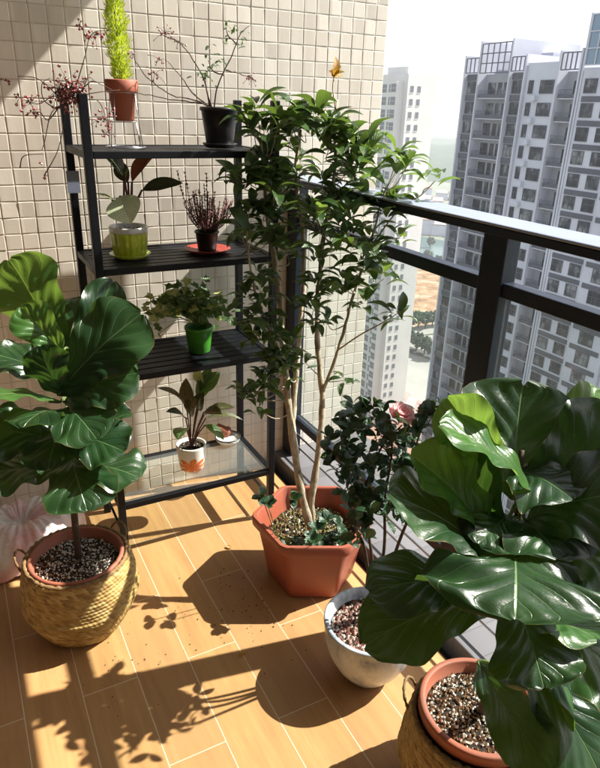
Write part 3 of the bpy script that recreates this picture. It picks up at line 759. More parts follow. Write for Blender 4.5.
# ------------------------------------------------------------------ camellia in the white pot
cW = (.885, 1.150, 0)
cml = thing('camellia_bush', cW, 'small-leaved camellia with one pink flower in a round marbled white pot', 'potted shrub')
wp = [(.001, 0), (.062, 0), (.070, .006), (.098, .045), (.120, .09), (.132, .135), (.135, .17), (.134, .19), (.138, .194), (.138, .200), (.132, .203), (.124, .199), (.122, .185), (.116, .165), (.001, .165)]
mb = MB(); mb.lathe(wp, 72, cW); ip_ = mb.build('round_pot', 'marbled_glaze', cml)
soil(ip_, (cW[0], cW[1], .170), .116, [0, 0, 1, 1, 2], ['chip_pink', 'chip_red', 'perlite'], 900, 11, .0062, zr=.008)
cb = Vector((cW[0]+.03, cW[1]+.03, .17))
stems = [[cb, at(372, 560, 1.78), at(365, 520, 1.76), at(350, 470, 1.75), at(345, 430, 1.75)], [cb, at(384, 550, 1.76), at(385, 500, 1.72), at(392, 450, 1.68), at(388, 415, 1.66)],
         [cb, at(398, 545, 1.74), at(412, 505, 1.68), at(414, 455, 1.66), at(425, 420, 1.66)], [cb, at(365, 550, 1.78), at(356, 520, 1.76), at(380, 450, 1.7), at(402, 425, 1.655)]]
CP = []; mb = MB()
for s_ in stems:
    p = path(s_, 6); CP += p[6:]; mb.tube(p, taper(len(p), .0055, .002), 7)
cf = MB()
cclus = [(348, 440, 1.9, 22, 20), (372, 420, 1.88, 18, 16), (360, 475, 1.88, 26, 26), (388, 460, 1.85, 22, 22), (375, 505, 1.86, 24, 20), (420, 418, 1.8, 16, 12), (432, 412, 1.8, 8, 5),
         (398, 438, 1.82, 14, 10), (352, 500, 1.88, 14, 8), (410, 470, 1.82, 16, 10), (395, 510, 1.82, 16, 9), (338, 460, 1.92, 10, 6), (358, 410, 1.9, 10, 6), (355, 535, 1.86, 12, 4)]
for (x, y, d, sp, n) in cclus:
    d *= .92
    for _ in range(n):
        a = rnd.uniform(0, 2*PI); q = math.sqrt(rnd.random())
        p = at(x+sp*q*math.cos(a), y+sp*q*math.sin(a), d+rnd.uniform(-.08, .08))
        if rnd.random() < .5: twig(p, mb, CP, .0013)
        for _k in range(rnd.randint(2, 4)):
            dd = Vector((rnd.uniform(-1, 1), rnd.uniform(-1, 1), rnd.uniform(-.5, .9))).normalized(); l = rnd.uniform(.032, .05)
            nn = (Vector((0, 0, 1))+Vector((rnd.uniform(-.8, .8), rnd.uniform(-.9, .5), 0))).normalized()
            cf.leaf(p, p+dd*l, nn, l*.55, P_obt, 2, 5, .25, .1, mi=0)
mb.build('stems', 'bark_dark', cml); cf.build('foliage', 'camellia_leaf', cml)
fl = MB(); fc = at(402, 413, 1.64); fa = (cvec(.1, .55, .8)+SUN*.5).normalized()
t1 = fa.cross(Vector((0, 0, 1))).normalized(); t2 = fa.cross(t1)
for ring_, (n, r, lift, sz) in enumerate(((9, .030, .10, .034), (8, .024, .5, .030), (7, .017, .9, .024), (5, .010, 1.2, .018), (3, .005, 1.35, .012))):
    for k in range(n):
        a = 2*PI*(k+ring_*.37)/n+rnd.uniform(-.12, .12); rd = t1*math.cos(a)+t2*math.sin(a)
        b = fc+rd*.003-fa*.004; d = (rd*math.cos(lift)+fa*math.sin(lift)).normalized()
        fl.leaf(b, b+d*(r+.008), (fa-rd*.6).normalized(), sz, P_obt, 3, 6, 0, -.12, .05, 2, -.4)
fl.build('flower', 'petal', cml)

# ------------------------------------------------------------------ pink bag
bg_ = MB(); bc = Vector((.045, 2.175, 0)); NU = 260; NV = 60
for i in range(NV+1):
    v = i/NV
    for j in range(NU):
        a = 2*PI*j/NU
        R = .205*(1+.10*math.sin(2*a+.6)+.05*math.sin(5*a))
        r = R*math.sin(min(1, v*1.02)*PI/2)**.8
        z = .165*math.cos(v*PI/2)**.7
        fo_ = math.sin(a*13+3*noise.noise(Vector((math.cos(a)*2, math.sin(a)*2, v*2))))*.5+math.sin(a*29+v*3)*.25
        z += fo_*.016*math.sin(v*PI)**.7*(1-.3*v)+.02*noise.noise(Vector((math.cos(a)*r*18, math.sin(a)*r*18, 2)))
        z += .012*abs(noise.noise(Vector((math.cos(a)*r*26, math.sin(a)*r*26, 7))))+.007*abs(noise.noise(Vector((math.cos(a)*r*60+4*fo_, math.sin(a)*r*60, 3))))
        z -= .05*math.exp(-(v*6)**2)
        bg_.v.append(bc+Vector((r*math.cos(a), r*math.sin(a)*.8, max(.002, z+.012))))
for i in range(NV):
    for j in range(NU):
        j2 = (j+1) % NU; bg_.face((i*NU+j, (i+1)*NU+j, (i+1)*NU+j2, i*NU+j2))
bo = bg_.build('plastic_bag', 'bag_film', None); tag(bo, 'crumpled pale pink plastic bag lying on the floor behind the left basket', 'bag')

# ------------------------------------------------------------------ things on the rack
YM = 2.15
# --- top shelf: bright green conifer in terracotta pot on a wire stand
pc = on(124, 121, 1, 2.13); zc = pc.z
ps = thing('wire_stand', (pc.x, pc.y, 1.42), 'thin wire stand holding up the terracotta pot on the top shelf', 'plant stand')
mb = MB()
def ringpts(c, r, n=28): return [Vector((c[0]+r*math.cos(2*PI*k/n), c[1]+r*math.sin(2*PI*k/n), c[2])) for k in range(n+1)]
mb.tube(ringpts((pc.x, pc.y, zc+.079), .0425), .0015, 6, cap=False); mb.tube(ringpts((pc.x, pc.y, 1.424), .06), .0015, 6, cap=False)
for k in range(4):
    a = PI/4+k*PI/2; mb.tube([(pc.x+.0425*math.cos(a), pc.y+.0425*math.sin(a), zc+.079), (pc.x+.06*math.cos(a), pc.y+.06*math.sin(a), 1.424)], .0014, 6)
mb.tube([(pc.x-.06, pc.y, 1.424), (pc.x+.06, pc.y, 1.424)], .0014, 6); mb.tube([(pc.x-.037, pc.y, zc-.003), (pc.x+.037, pc.y, zc-.003)], .0014, 6)
mb.tube([(pc.x-.037, pc.y, zc-.003), (pc.x-.045, pc.y, 1.424)], .0014, 6); mb.tube([(pc.x+.037, pc.y, zc-.003), (pc.x+.045, pc.y, 1.424)], .0014, 6)
mb.build('wire_frame', 'wire', ps)
con = thing('potted_conifer', (pc.x, pc.y, zc), 'narrow bright yellow-green plume plant in small terracotta pot above the top shelf', 'potted plant', None)
mb = MB(); mb.lathe([(.001, 0), (.028, 0), (.031, .003), (.039, .078), (.046, .080), (.048, .084), (.050, .112), (.047, .115), (.041, .115), (.039, .108), (.036, .095), (.001, .095)], 40, (pc.x, pc.y, zc)); ip_ = mb.build('pot', 'terracotta', con)
soil(ip_, (pc.x, pc.y, zc+.098), .036, [0, 0, 1], ['chip_brown', 'perlite'], 60, 2, .003)
mb = MB(); mb.tube([(pc.x, pc.y, zc+.1), (pc.x-.005, pc.y, zc+.42)], [.004, .002], 6); mb.build('stem', 'stem_green', con)
mb = MB()
for _ in range(5200):
    t = rnd.random(); hh = zc+.112+t*.35
    env = .040*(math.sin(PI*(t*.86+.14))**.6)*(1-.45*t)*(1+.1*math.sin(t*31))
    a = rnd.uniform(0, 2*PI); env *= .72+.9*abs(noise.noise(Vector((math.cos(a)*1.6, math.sin(a)*1.6, t*13)))); r = env*math.sqrt(rnd.random())
    p = Vector((pc.x-.006*t+r*math.cos(a), pc.y+r*math.sin(a), hh))
    d = Vector((math.cos(a)*.5, math.sin(a)*.5, rnd.uniform(.3, 1.2))).normalized()
    l = rnd.uniform(.007, .016); sdv = d.cross(Vector((rnd.uniform(-1, 1), rnd.uniform(-1, 1), rnd.uniform(-1, 1)))).normalized()*.0016
    k = len(mb.v); mb.v += [p-sdv, p+sdv, p+d*l]; mb.face((k, k+1, k+2), [(0.2, 0.3), (.3, .3), (.25, .4)])
mb.build('foliage', 'conifer', con, smooth=False)

def saucer(parent, c, r, mat, h=.014, name='saucer'):
    mb = MB(); mb.lathe([(.001, 0), (r*.72, 0), (r*.8, .002), (r, h), (r*.97, h+.001), (r*.78, .005), (.001, .004)], 40, c)
    return mb.build(name, mat, parent)
# --- top shelf: black pot with thin shrub and berry branches
bp = Vector((.822, 2.12, 1.422))
shr = thing('berry_shrub', bp, 'sparse berry-bearing shrub with long bare branches in a black plastic pot on the top shelf', 'potted plant')
saucer(shr, bp, .058, 'black_plastic')
mb = MB(); mb.lathe(pot_profile(.044, .060, .118, .003, .012, .003, .01), 40, (bp.x, bp.y, bp.z+.006)); ip_ = mb.build('pot', 'black_plastic', shr)
soil(ip_, (bp.x, bp.y, bp.z+.105), .053, [0, 0], ['chip_brown'], 50, 2, .003)
def Y(x, y, Yv): return on(x, y, 1, Yv)
brs = [[(214, 108, 2.14), (218, 85, 2.13), (232, 55, 2.12), (240, 35, 2.12), (251, 24, 2.12)], [(210, 108, 2.14), (195, 100, 2.12), (172, 95, 2.1), (150, 80, 2.1), (136, 62, 2.1), (132, 52, 2.1)],
       [(210, 108, 2.14), (204, 80, 2.15), (190, 55, 2.16), (178, 42, 2.16), (160, 34, 2.16)], [(210, 106, 2.14), (200, 103, 2.18), (175, 100, 2.2), (150, 95, 2.22), (120, 92, 2.25)],
       [(212, 108, 2.14), (206, 88, 2.12), (206, 76, 2.12)], [(206, 104, 2.14), (192, 92, 2.1), (182, 78, 2.08), (168, 62, 2.08)],
       [(224, 75, 2.13), (212, 70, 2.13), (208, 60, 2.13)], [(237, 45, 2.12), (228, 35, 2.12), (226, 26, 2.12)], [(226, 70, 2.13), (240, 74, 2.15), (250, 78, 2.16)]]
mb = MB()
for b in brs:
    p = path([Y(*q) for q in b], 5); p = [q+Vector((0, 0, rnd.uniform(-.002, .002))) for q in p]; mb.tube(p, taper(len(p), .0026, .0009), 6)
mb.build('branches', 'twig', shr)
def berries(M, T, c, n, sp, r=.0035):
    for _ in range(n):
        q = Vector((rnd.gauss(0, 1), rnd.gauss(0, .6), rnd.gauss(0, 1)))*sp
        M.blob(c+q, r*rnd.uniform(.7, 1.3)); T.tube([c, c+q*.5+Vector((0, 0, .004)), c+q], .0006, 4)
mb = MB(); tw2 = MB()
for (x, y, yy, n, s_) in ((165, 33, 2.16, 14, .017), (178, 43, 2.16, 10, .014), (134, 55, 2.1, 5, .012), (155, 74, 2.1, 12, .016), (160, 60, 2.08, 8, .014), (250, 78, 2.16, 14, .014)):
    mb = MB(); tw2 = MB(); berries(mb, tw2, Y(x, y, yy), n, s_); q_ = tw2.build('berry_cluster', 'twig', shr); mb.build('berries', 'berry', q_, smooth=False)
mb = MB()
for (x, y, n, s_) in ((212, 66, 20, 12), (206, 76, 12, 9), (230, 34, 18, 11), (240, 44, 8, 8), (222, 60, 8, 8)):
    for _ in range(n):
        p = Y(x+rnd.gauss(0, s_*.6), y+rnd.gauss(0, s_*.6), 2.13+rnd.uniform(-.03, .03)); d = Vector((rnd.uniform(-1, 1), rnd.uniform(-.6, .6), rnd.uniform(-.6, .9))).normalized()
        mb.leaf(p, p+d*rnd.uniform(.012, .022), Vector((rnd.uniform(-.5, .5), -.6, .8)), .009, P_ell, 1, 4, .2, .1)
mb.build('foliage', 'osmanthus_leaf', shr)
# --- dried berry bunch tied on the rack post
bb = thing('berry_bunch', (RXL, RYF, 1.57), 'bunch of dried dark red berries tied to the left post tops of the rack', 'dried branch')
mb = MB(); tw2 = MB()
for (x, y, n, s_) in ((60, 90, 40, .020), (78, 93, 45, .020), (70, 88, 40, .018), (68, 104, 22, .014), (30, 104, 10, .014), (20, 98, 6, .010), (34, 113, 8, .010), (5, 81, 4, .006), (80, 27, 6, .01), (95, 35, 12, .014), (88, 38, 8, .01),
                    (104, 120, 10, .014), (108, 132, 8, .012), (98, 122, 6, .01), (42, 165, 2, .004), (46, 176, 2, .004), (110, 112, 6, .01)):
    berries(mb, tw2, Y(x, y, 2.02+rnd.uniform(-.02, .02)), int(n*1.3), s_, .0046)
for b in ([(70, 104), (55, 96), (38, 104), (20, 98)], [(68, 104), (52, 112), (45, 140), (42, 150)], [(66, 104), (40, 80), (18, 76)], [(74, 100), (90, 82), (100, 84), (112, 90)], [(72, 100), (84, 60), (92, 34), (112, 30)],
          [(76, 102), (96, 100), (104, 112), (108, 130)], [(60, 106), (48, 120), (40, 112), (34, 114)], [(58, 110), (44, 100), (42, 84), (50, 78)], [(20, 168), (24, 156), (44, 154)], [(44, 176), (58, 150), (66, 112)], [(76, 96), (100, 92), (120, 90)], [(82, 92), (88, 78), (94, 80)]):
    p = path([Y(x, y, 2.03+rnd.uniform(-.015, .015)) for x, y in b], 5); tw2.tube(p, taper(len(p), .0019, .0008), 5)
mb.build('berries', 'berry', bb, smooth=False); tw2.build('twigs', 'twig', bb)

# --- second shelf: rubber plant in lime ribbed pot
c2 = Vector((.505, 2.14, 1.078))
rub = thing('rubber_plant', c2, 'rubber plant with dark oval leaves in a ribbed lime-green pot with saucer', 'potted plant')
saucer(rub, c2, .068, 'white_glaze' if False else 'lime_glaze')
mb = MB(); mb.lathe([(.001, 0), (.046, 0), (.052, .005), (.057, .04), (.060, .078)], 72, (c2.x, c2.y, c2.z+.006), lambda a, z: 1+.03*math.sin(a*18)); ip_ = mb.build('pot', 'lime_glaze', rub)
mb = MB(); mb.lathe([(.060, .078), (.062, .080), (.063, .094), (.061, .097), (.056, .096), (.054, .085), (.001, .08)], 48, (c2.x, c2.y, c2.z+.006)); mb.build('pot_rim', 'white_glaze', ip_)
soil(ip_, (c2.x, c2.y, c2.z+.088), .054, [0, 0, 1], ['chip_brown', 'perlite'], 90, 6, .003)
def RL(stem, b, t, n, W, mat, **k):
    mb = MB(); B = Y(*b); T = Y(*t); mb.leaf(B, T, cvec(*n), W, P_ell, 4, 12, k.get('fold', .2), k.get('bend', .08), .01, 2, 0, k.get('tw', 0))
    mb.tube(path([Y(*stem), (Y(*stem)+B)/2, B], 3), .0035, 6, 1); return mb.build('leaf', [mat, 'stem_red'], rub)
s0 = (130, 218, 2.14)
RL(s0, (124, 174, 2.13), (101, 152, 2.08), (.3, .3, .9), .068, 'rubber_leaf', fold=.3)
RL(s0, (132, 182, 2.12), (158, 152, 2.10), (-.3, .2, .9), .055, 'rubber_new', fold=.6)
RL(s0, (142, 190, 2.12), (183, 183, 2.08), (0, .5, .8), .062, 'rubber_leaf', fold=.1)
RL(s0, (120, 196, 2.10), (131, 224, 2.04), (-.1, .25, .95), .115, 'rubber_pale')
RL(s0, (112, 200, 2.12), (88, 194, 2.10), (0, .95, .35), .05, 'rubber_pale')
RL(s0, (128, 182, 2.14), (116, 160, 2.18), (-.2, .2, .9), .05, 'rubber_leaf')
mb = MB()
for q in (((130, 218), (124, 196), (124, 174)), ((132, 218), (132, 200), (132, 182)), ((134, 218), (136, 202), (142, 190))): mb.tube([Y(x, y, 2.13) for x, y in q], .0035, 6)
mb.build('stems', 'stem_red', rub)
# --- second shelf: heather
c3 = Vector((.775, 2.14, 1.078))
hea = thing('potted_heather', c3, 'brownish pink heather in a small dark pot on a red saucer', 'potted plant')
saucer(hea, c3, .082, 'red_plastic', .012)
mb = MB(); mb.lathe(pot_profile(.032, .040, .068, .003, .008, .003, .01), 40, (c3.x, c3.y, c3.z+.005)); mb.build('pot', 'black_plastic', hea)
mb = MB(); hm = MB()
for k in range(64):
    a = rnd.uniform(0, 2*PI); q = rnd.random()**.6; hgt = rnd.uniform(.07, .16)*(1-.25*q)
    if k < 3: hgt = .2
    b = c3+Vector((math.cos(a)*.02*q, math.sin(a)*.02*q, .065)); t = b+Vector((math.cos(a)*.072*q, math.sin(a)*.072*q, hgt))
    mid = (b+t)/2+Vector((math.cos(a), math.sin(a), 0))*.014*q; p = path([b, mid, t], 8); hm.tube(p, .0011, 4)
    for _ in range(int(hgt*520)):
        i = rnd.randrange(3, len(p)); s_ = p[i]; d = Vector((rnd.uniform(-1, 1), rnd.uniform(-1, 1), rnd.uniform(0, 1))).normalized()
        l = rnd.uniform(.005, .011); sdv = d.cross(Vector((0, 0, 1))).normalized()*.002; n = len(mb.v)
        mb.v += [s_-sdv, s_+sdv, s_+d*l+sdv*.6, s_+d*l-sdv*.6]; mb.face((n, n+1, n+2, n+3), [(0, 0), (1, 0), (1, 1), (0, 1)])
hm.build('stems', 'twig', hea); mb.build('blooms', 'heather', hea, smooth=False)
# --- third shelf: ivy
c4 = Vector((.73, 2.13, .715))
ivy = thing('potted_ivy', c4, 'trailing variegated ivy in a plain green plastic pot', 'potted plant')
mb = MB(); mb.lathe(pot_profile(.040, .050, .098, .002, .012, .003, .008), 44, c4); mb.build('pot', 'green_plastic', ivy)
iv = MB(); it = MB()
def ivyleaf(M, p, d, n, L, mi):
    d = d.normalized(); sd = d.cross(n).normalized(); N = sd.cross(d); k = len(M.v)
    pts = [(0, 0), (.42, -.02), (.40, .28), (.62, .42), (.30, .55), (0, 1.0), (-.30, .55), (-.62, .42), (-.40, .28), (-.42, -.02)]
    M.v.append(p+d*.4*L-N*.05*L)
    for x, y in pts: M.v.append(p+d*(y*L)+sd*(x*L)+N*(abs(x)*.16*L))
    for i in range(len(pts)):
        j = (i+1) % len(pts); a, b = pts[i], pts[j]
        M.face((k, k+1+i, k+1+j), [(.5, .4), (.5+a[0]*.7, a[1]), (.5+b[0]*.7, b[1])], mi)
for _ in range(250):
    x = rnd.gauss(188, 22); y = rnd.gauss(303, 9)
    if abs(x-188) > 46: continue
    y += max(0, (abs(x-188)-20))*.28
    p = Y(x, y, c4.y+rnd.uniform(-.09, .07)); pale = 1 if (rnd.random() < (.75 if x < 172 else .22)) else 0
    d = Vector((rnd.uniform(-1, 1), rnd.uniform(-1, .4), rnd.uniform(-.7, .4))); n = Vector((rnd.uniform(-.5, .5), -.5, 1)).normalized()
    ivyleaf(iv, p, d, n, rnd.uniform(.024, .04), pale)
    if rnd.random() < .4: it.tube(path([c4+Vector((0, 0, .095)), (c4+Vector((0, 0, .16))+p)/2, p], 3), .0012, 4)
iv.build('foliage', ['ivy_leaf', 'ivy_pale'], ivy, smooth=False); it.build('stems', 'stem_green', ivy)
# --- bottom shelf: painted pot with dark-leaved plant
c5 = on(192, 467, 2, .224)
rb = thing('potted_ruby_plant', c5, 'young dark red-green leafy plant in a white pot painted with orange-red petals', 'potted plant')
mb = MB()
def rot_lathe(prof, n, c, a0):
    b0 = len(mb.v); k = len(prof)
    for (r, z) in prof:
        for j in range(n+1):
            a = a0+2*PI*j/n; mb.v.append(Vector((c[0]+r*math.cos(a), c[1]+r*math.sin(a), c[2]+z)))
    for i in range(k-1):
        for j in range(n):
            q = b0+i*(n+1)+j
            mb.face((q, q+1, q+n+2, q+n+1), [(j/n, prof[i][1]/.1), ((j+1)/n, prof[i][1]/.1), ((j+1)/n, prof[i+1][1]/.1), (j/n, prof[i+1][1]/.1)])
rot_lathe([(.001, 0), (.042, 0), (.047, .004), (.053, .05), (.059, .100), (.059, .105), (.055, .107), (.051, .100), (.049, .088), (.001, .088)], 48, c5, PI/2-.3)
ip_ = mb.build('pot', 'painted_pot', rb)
soil(ip_, (c5.x, c5.y, c5.z+.092), .050, [0, 1, 1], ['perlite', 'chip_brown'], 50, 8, .003)
def rl(b, t, n, W, mat, **k):
    mb = MB(); B = Y(*b); T = Y(*t); mb.leaf(B, T, cvec(*n), W*1.3, P_ell, 3, 10, k.get('fold', .3), k.get('bend', .1), .01)
    bs = c5+Vector((0, 0, .085)); mb.tube(path([bs, (bs+B)/2+Vector((0, 0, .01)), B], 3), .0028, 6, 1); mb.build('leaf', [mat, 'stem_red'], rb)
rl((187, 410, 2.1), (157, 388, 2.05), (.3, .8, .5), .045, 'ruby_leaf'); rl((186, 420, 2.09), (166, 412, 2.03), (.2, .7, .6), .040, 'rubber_leaf')
rl((190, 405, 2.11), (186, 378, 2.13), (-.2, .2, .9), .045, 'ruby_leaf'); rl((198, 400, 2.12), (210, 365, 2.14), (.3, .2, .9), .045, 'ivy_leaf')
rl((200, 392, 2.11), (220, 372, 2.10), (.4, .5, .7), .050, 'ivy_leaf'); rl((204, 415, 2.10), (235, 408, 2.04), (-.1, .9, .5), .050, 'ruby_leaf')
rl((206, 418, 2.11), (243, 420, 2.08), (.1, .9, .4), .036, 'ruby_leaf'); rl((186, 428, 2.08), (178, 440, 2.0), (-.2, .4, .9), .05, 'ivy_leaf')
rl((198, 410, 2.10), (204, 392, 2.06), (0, .4, .9), .045, 'rubber_leaf'); rl((205, 425, 2.08), (224, 440, 2.03), (.2, .7, .6), .035, 'ivy_leaf')
rl((190, 415, 2.08), (196, 398, 2.04), (-.2, .3, .9), .05, 'ruby_leaf'); rl((202, 385, 2.12), (198, 366, 2.12), (-.3, .3, .8), .035, 'ivy_pale')
rl((204, 412, 2.08), (222, 414, 2.03), (0, .8, .6), .045, 'ruby_leaf')
# --- bottom shelf: white dish and little leaning terracotta pot
c6 = on(228, 441, 2, .224)
dsh = thing('small_dish', c6, 'small white dish with a dark rim behind the painted pot', 'dish')
mb = MB(); mb.lathe([(.001, 0), (.042, 0), (.05, .008), (.055, .022), (.052, .022), (.046, .010), (.001, .006)], 40, c6); bw = mb.build('bowl', 'white_glaze', dsh)
mb = MB(); mb.tube(ringpts((c6.x, c6.y, c6.z+.0225), .0535, 40), .0028, 8, cap=False); mb.build('rim', 'dark_glaze', bw)
mb = MB(); mb.lathe([(.001, 0), (.020, 0), (.024, .04), (.029, .041), (.029, .054), (.025, .054), (.022, .04), (.001, .02)], 32)
lp = mb.build('terracotta_pot', 'terracotta', None); lp.location = c6+Vector((-.03, .045, .05)); lp.rotation_euler = (0.3, 2.3, .4)
tag(lp, 'tiny empty terracotta pot tipped over behind the painted pot', 'plant pot')

mb = MB()
for _ in range(90):
    q = Vector((rnd.gauss(.66, .12), rnd.gauss(1.58, .13), .002)); mb.blob(q, rnd.uniform(.0012, .0032), rnd.randrange(2))
for _ in range(50):
    q = Vector((rnd.gauss(.25, .14), rnd.gauss(1.45, .1), .002)); mb.blob(q, rnd.uniform(.001, .0025), rnd.randrange(2))
tag(mb.build('soil_crumbs', ['soil', 'chip_brown'], None, smooth=False), kind='stuff')
for i, (x, y, a, l) in enumerate(((.56, 1.36, .4, .035), (.74, 1.86, 2.2, .03), (.33, 1.9, 4.0, .028))):
    mb = MB(); d = Vector((math.cos(a), math.sin(a), .06)); b = Vector((x, y, .003))
    mb.leaf(b, b+d*l, Vector((.1, .2, 1)), l*.45, P_lan, 2, 6, .5, .12)
    tag(mb.build('fallen_leaf', 'dry_leaf'), ('fallen dry leaf on the floor between the white pot and the left basket', 'fallen dry leaf on the floor between the rack and the hexagonal pot', 'fallen dry leaf on the floor close behind the left basket')[i], 'leaf')
# ------------------------------------------------------------------ city beyond
GZ = -88
mb = MB(); mb.v += [Vector(p) for p in ((-2500, -2500, GZ), (5000, -2500, GZ), (5000, 6000, GZ), (-2500, 6000, GZ))]; mb.face((0, 1, 2, 3))
tag(mb.build('ground', 'ground_mat'), kind='structure')
def patch(name, px, mat, z, n=1):
    mb = MB(); mb.v += [on(x, y, 2, z) for x, y in px]; mb.face(range(len(px)))
    if True:
        nn = (mb.v[1]-mb.v[0]).cross(mb.v[2]-mb.v[0])
        if nn.z < 0: mb.f[0] = mb.f[0][::-1]
    o = mb.build(name, mat, None, smooth=False); tag(o, kind='structure'); return o
patch('pond', [(380, 252), (470, 275), (470, 246), (380, 228)], 'pond_mat', GZ+.1)
patch('earthworks', [(375, 345), (470, 315), (470, 276), (375, 253)], 'earth_mat', GZ+.1)
patch('road', [(350, 345), (480, 327), (480, 318), (350, 336)], 'paving_mat', GZ+.3)
patch('road', [(340, 333), (480, 372), (480, 366), (340, 327)], 'asphalt_mat', GZ+.5)
patch('plaza', [(320, 347), (480, 330), (480, 440), (400, 400), (320, 345)], 'paving_mat', GZ+.15)
patch('brick_yard', [(340, 350), (480, 440), (480, 520), (330, 520)], 'brick_lot', GZ+.7)
# rows of little blocks: sheds and roofs
hb = MB()
def house(px, py, sx, sy, h, roof, label, rot=.9, grp='low buildings near the foot of the towers'):
    c = on(px, py, 2, GZ); t = thing('low_building', c, label, 'building', grp)
    mb = MB(); ca, sa = math.cos(rot), math.sin(rot)
    mb.box((-sx/2, -sy/2, 0), (sx/2, sy/2, h))
    for i, v in enumerate(mb.v): mb.v[i] = Vector((v.x*ca-v.y*sa, v.x*sa+v.y*ca, v.z))+c
    mb.build('wall', 'tower_paint', t, smooth=False)
    mb = MB(); mb.box((-sx/2-.4, -sy/2-.4, h+.02), (sx/2+.4, sy/2+.4, h+.8))
    for i, v in enumerate(mb.v): mb.v[i] = Vector((v.x*ca-v.y*sa, v.x*sa+v.y*ca, v.z))+c
    mb.build('roof', roof, t, smooth=False)
k = 0
for r_, (py, n) in enumerate(((196, 5), (206, 5), (217, 6), (230, 5))):
    for i in range(n):
        k += 1
        x = 392+i*(78/n)+rnd.uniform(-3, 3)
        rf = 'pink_roof' if rnd.random() < .7 else 'paving_mat'
        house(x, py+rnd.uniform(-2, 2)+i*1.2, rnd.uniform(18, 34), rnd.uniform(9, 14), rnd.uniform(5, 12), rf, 'faded far-off low block with a %s flat roof beyond the pond' % ('pinkish' if rf == 'pink_roof' else 'grey'))
for i in range(7):
    house(392+i*9, 402+i*5, 9, 2.6, 2.6, 'pink_roof' if i % 2 else 'paving_mat', 'small long shed with a %s roof in the brick-coloured yard below' % ('pinkish' if i % 2 else 'grey'), .75, 'sheds in the yard below')
k_t = None
for i, (px, py) in enumerate([(398, 330), (404, 331), (411, 329), (418, 328), (425, 329), (432, 327), (439, 326), (400, 343), (408, 347), (416, 351), (424, 355), (432, 359), (405, 262), (416, 266), (427, 262), (438, 268), (410, 244), (430, 248)]):
    c = on(px, py, 2, GZ)
    t = thing('roadside_tree', c, 'small round dark tree far below beside the road or pond between the towers', 'tree', 'far trees below between the towers')
    mb = MB(); mb.tube([c, c+Vector((0, 0, 3))], .3, 5); mb.build('trunk', 'bark_dark', t)
    mb = MB()
    for _ in range(70):
        d = Vector((rnd.gauss(0, 1), rnd.gauss(0, 1), rnd.gauss(0, .8))); d = d.normalized()*rnd.uniform(.6, 1)*2.8; mb.blob(c+Vector((0, 0, 5))+d, rnd.uniform(.6, 1.2))
    mb.build('crown', 'hill_mat', t, smooth=False)
# hills
mb = MB(); N = 120; base = []
for i in range(N+1):
    a = math.radians(5+i*.75); R0 = 950
    for j in range(9):
        R = R0+j*120; hh = (42+14*noise.noise(Vector((i*.12, 2, 0)))+9*noise.noise(Vector((i*.5, 5, 0)))+3*noise.noise(Vector((i*1.7, j*.7, 1))))*math.sin(PI*min(1, j/5))**.8 if j < 6 else 30
        if j == 0: hh = -2
        mb.v.append(Vector((math.sin(a)*R, math.cos(a)*R, GZ+hh)))
for i in range(N):
    for j in range(8): mb.face((i*9+j, i*9+j+1, (i+1)*9+j+1, (i+1)*9+j))
tag(mb.build('hills', 'hill_mat'), kind='structure')

# --- tower with grey bands (west front on the plane x = TX)
TX = 78.; FH = 3.0
tw1 = thing('apartment_tower', (TX, 75, GZ), 'pale high-rise apartment tower with grey spandrel bands, balconies and gridded glass crowns', 'building')
def wallbox(y0, y1, x0, z1, name='wall', z0=GZ, x1=TX+14, mat='tower_paint'):
    mb = MB(); mb.box((x0, y0, z0), (x1, y1, z1)); return mb.build(name, mat, tw1, smooth=False)
secs = [('A', 87.2, 90.2, TX+.6, 7.5), ('B', 80.4, 86.9, TX+1.6, 7.4), ('C', 77.4, 80.1, TX+.6, 7.5), ('D', 71.0, 77.0, TX+.3, 8.6), ('E', 67.3, 70.8, TX+1.8, 7.4), ('F', 59.9, 66.3, TX-.4, 7.6), ('G', 54.0, 59.8, TX-.8, 11.0), ('H', 40, 53.9, TX-.3, 9.0)]
for nm, y0, y1, x0, z1 in secs: wallbox(y0, y1, x0, z1, mat='tower_recess_shade' if nm in 'ABCE' else 'tower_paint')
for y in (90.35, 87.05, 80.25, 77.2, 70.9, 67.0, 66.5):
    wallbox(y-.15, y+.13, TX-.15-(.35 if y < 67.1 else 0), {90.35: 10.1, 87.05: 12.0, 80.25: 12.0, 77.2: 9.8, 70.9: 9.9, 67.0: 10.0, 66.5: 14.0}[y], 'fin')
def crown(y0, y1, x, z0, z1, nc, nr, glass=False):
    if glass:
        mb = MB(); mb.box((x+.05, y0, z0), (x+.2, y1, z1)); f = mb.build('crown_glazing', 'crown_glass', tw1, smooth=False)
    mb = MB()
    for i in range(nc+1):
        y = y0+(y1-y0)*i/nc; mb.box((x-.1, y-.07, z0), (x+.04, y+.07, z1))
    for j in range(nr+1):
        z = z0+(z1-z0)*j/nr; mb.box((x-.09, y0+.001, z-.07), (x+.03, y1-.001, z+.07))
    mb.build('crown_grid', 'tower_band' if not glass else 'tower_paint', tw1, smooth=False)
crown(87.25, 90.1, TX, 7.6, 9.7, 3, 1); crown(80.5, 86.8, TX, 7.5, 11.6, 5, 3); crown(77.5, 80.0, TX, 7.6, 9.5, 3, 1); crown(67.4, 70.6, TX, 7.5, 9.6, 4, 1)
crown(59.9, 66.2, TX-.6, 7.9, 13.8, 4, 3, True)
wallbox(78, 86.5, TX+6, 10.4, 'roof_block', 7.4, TX+12)
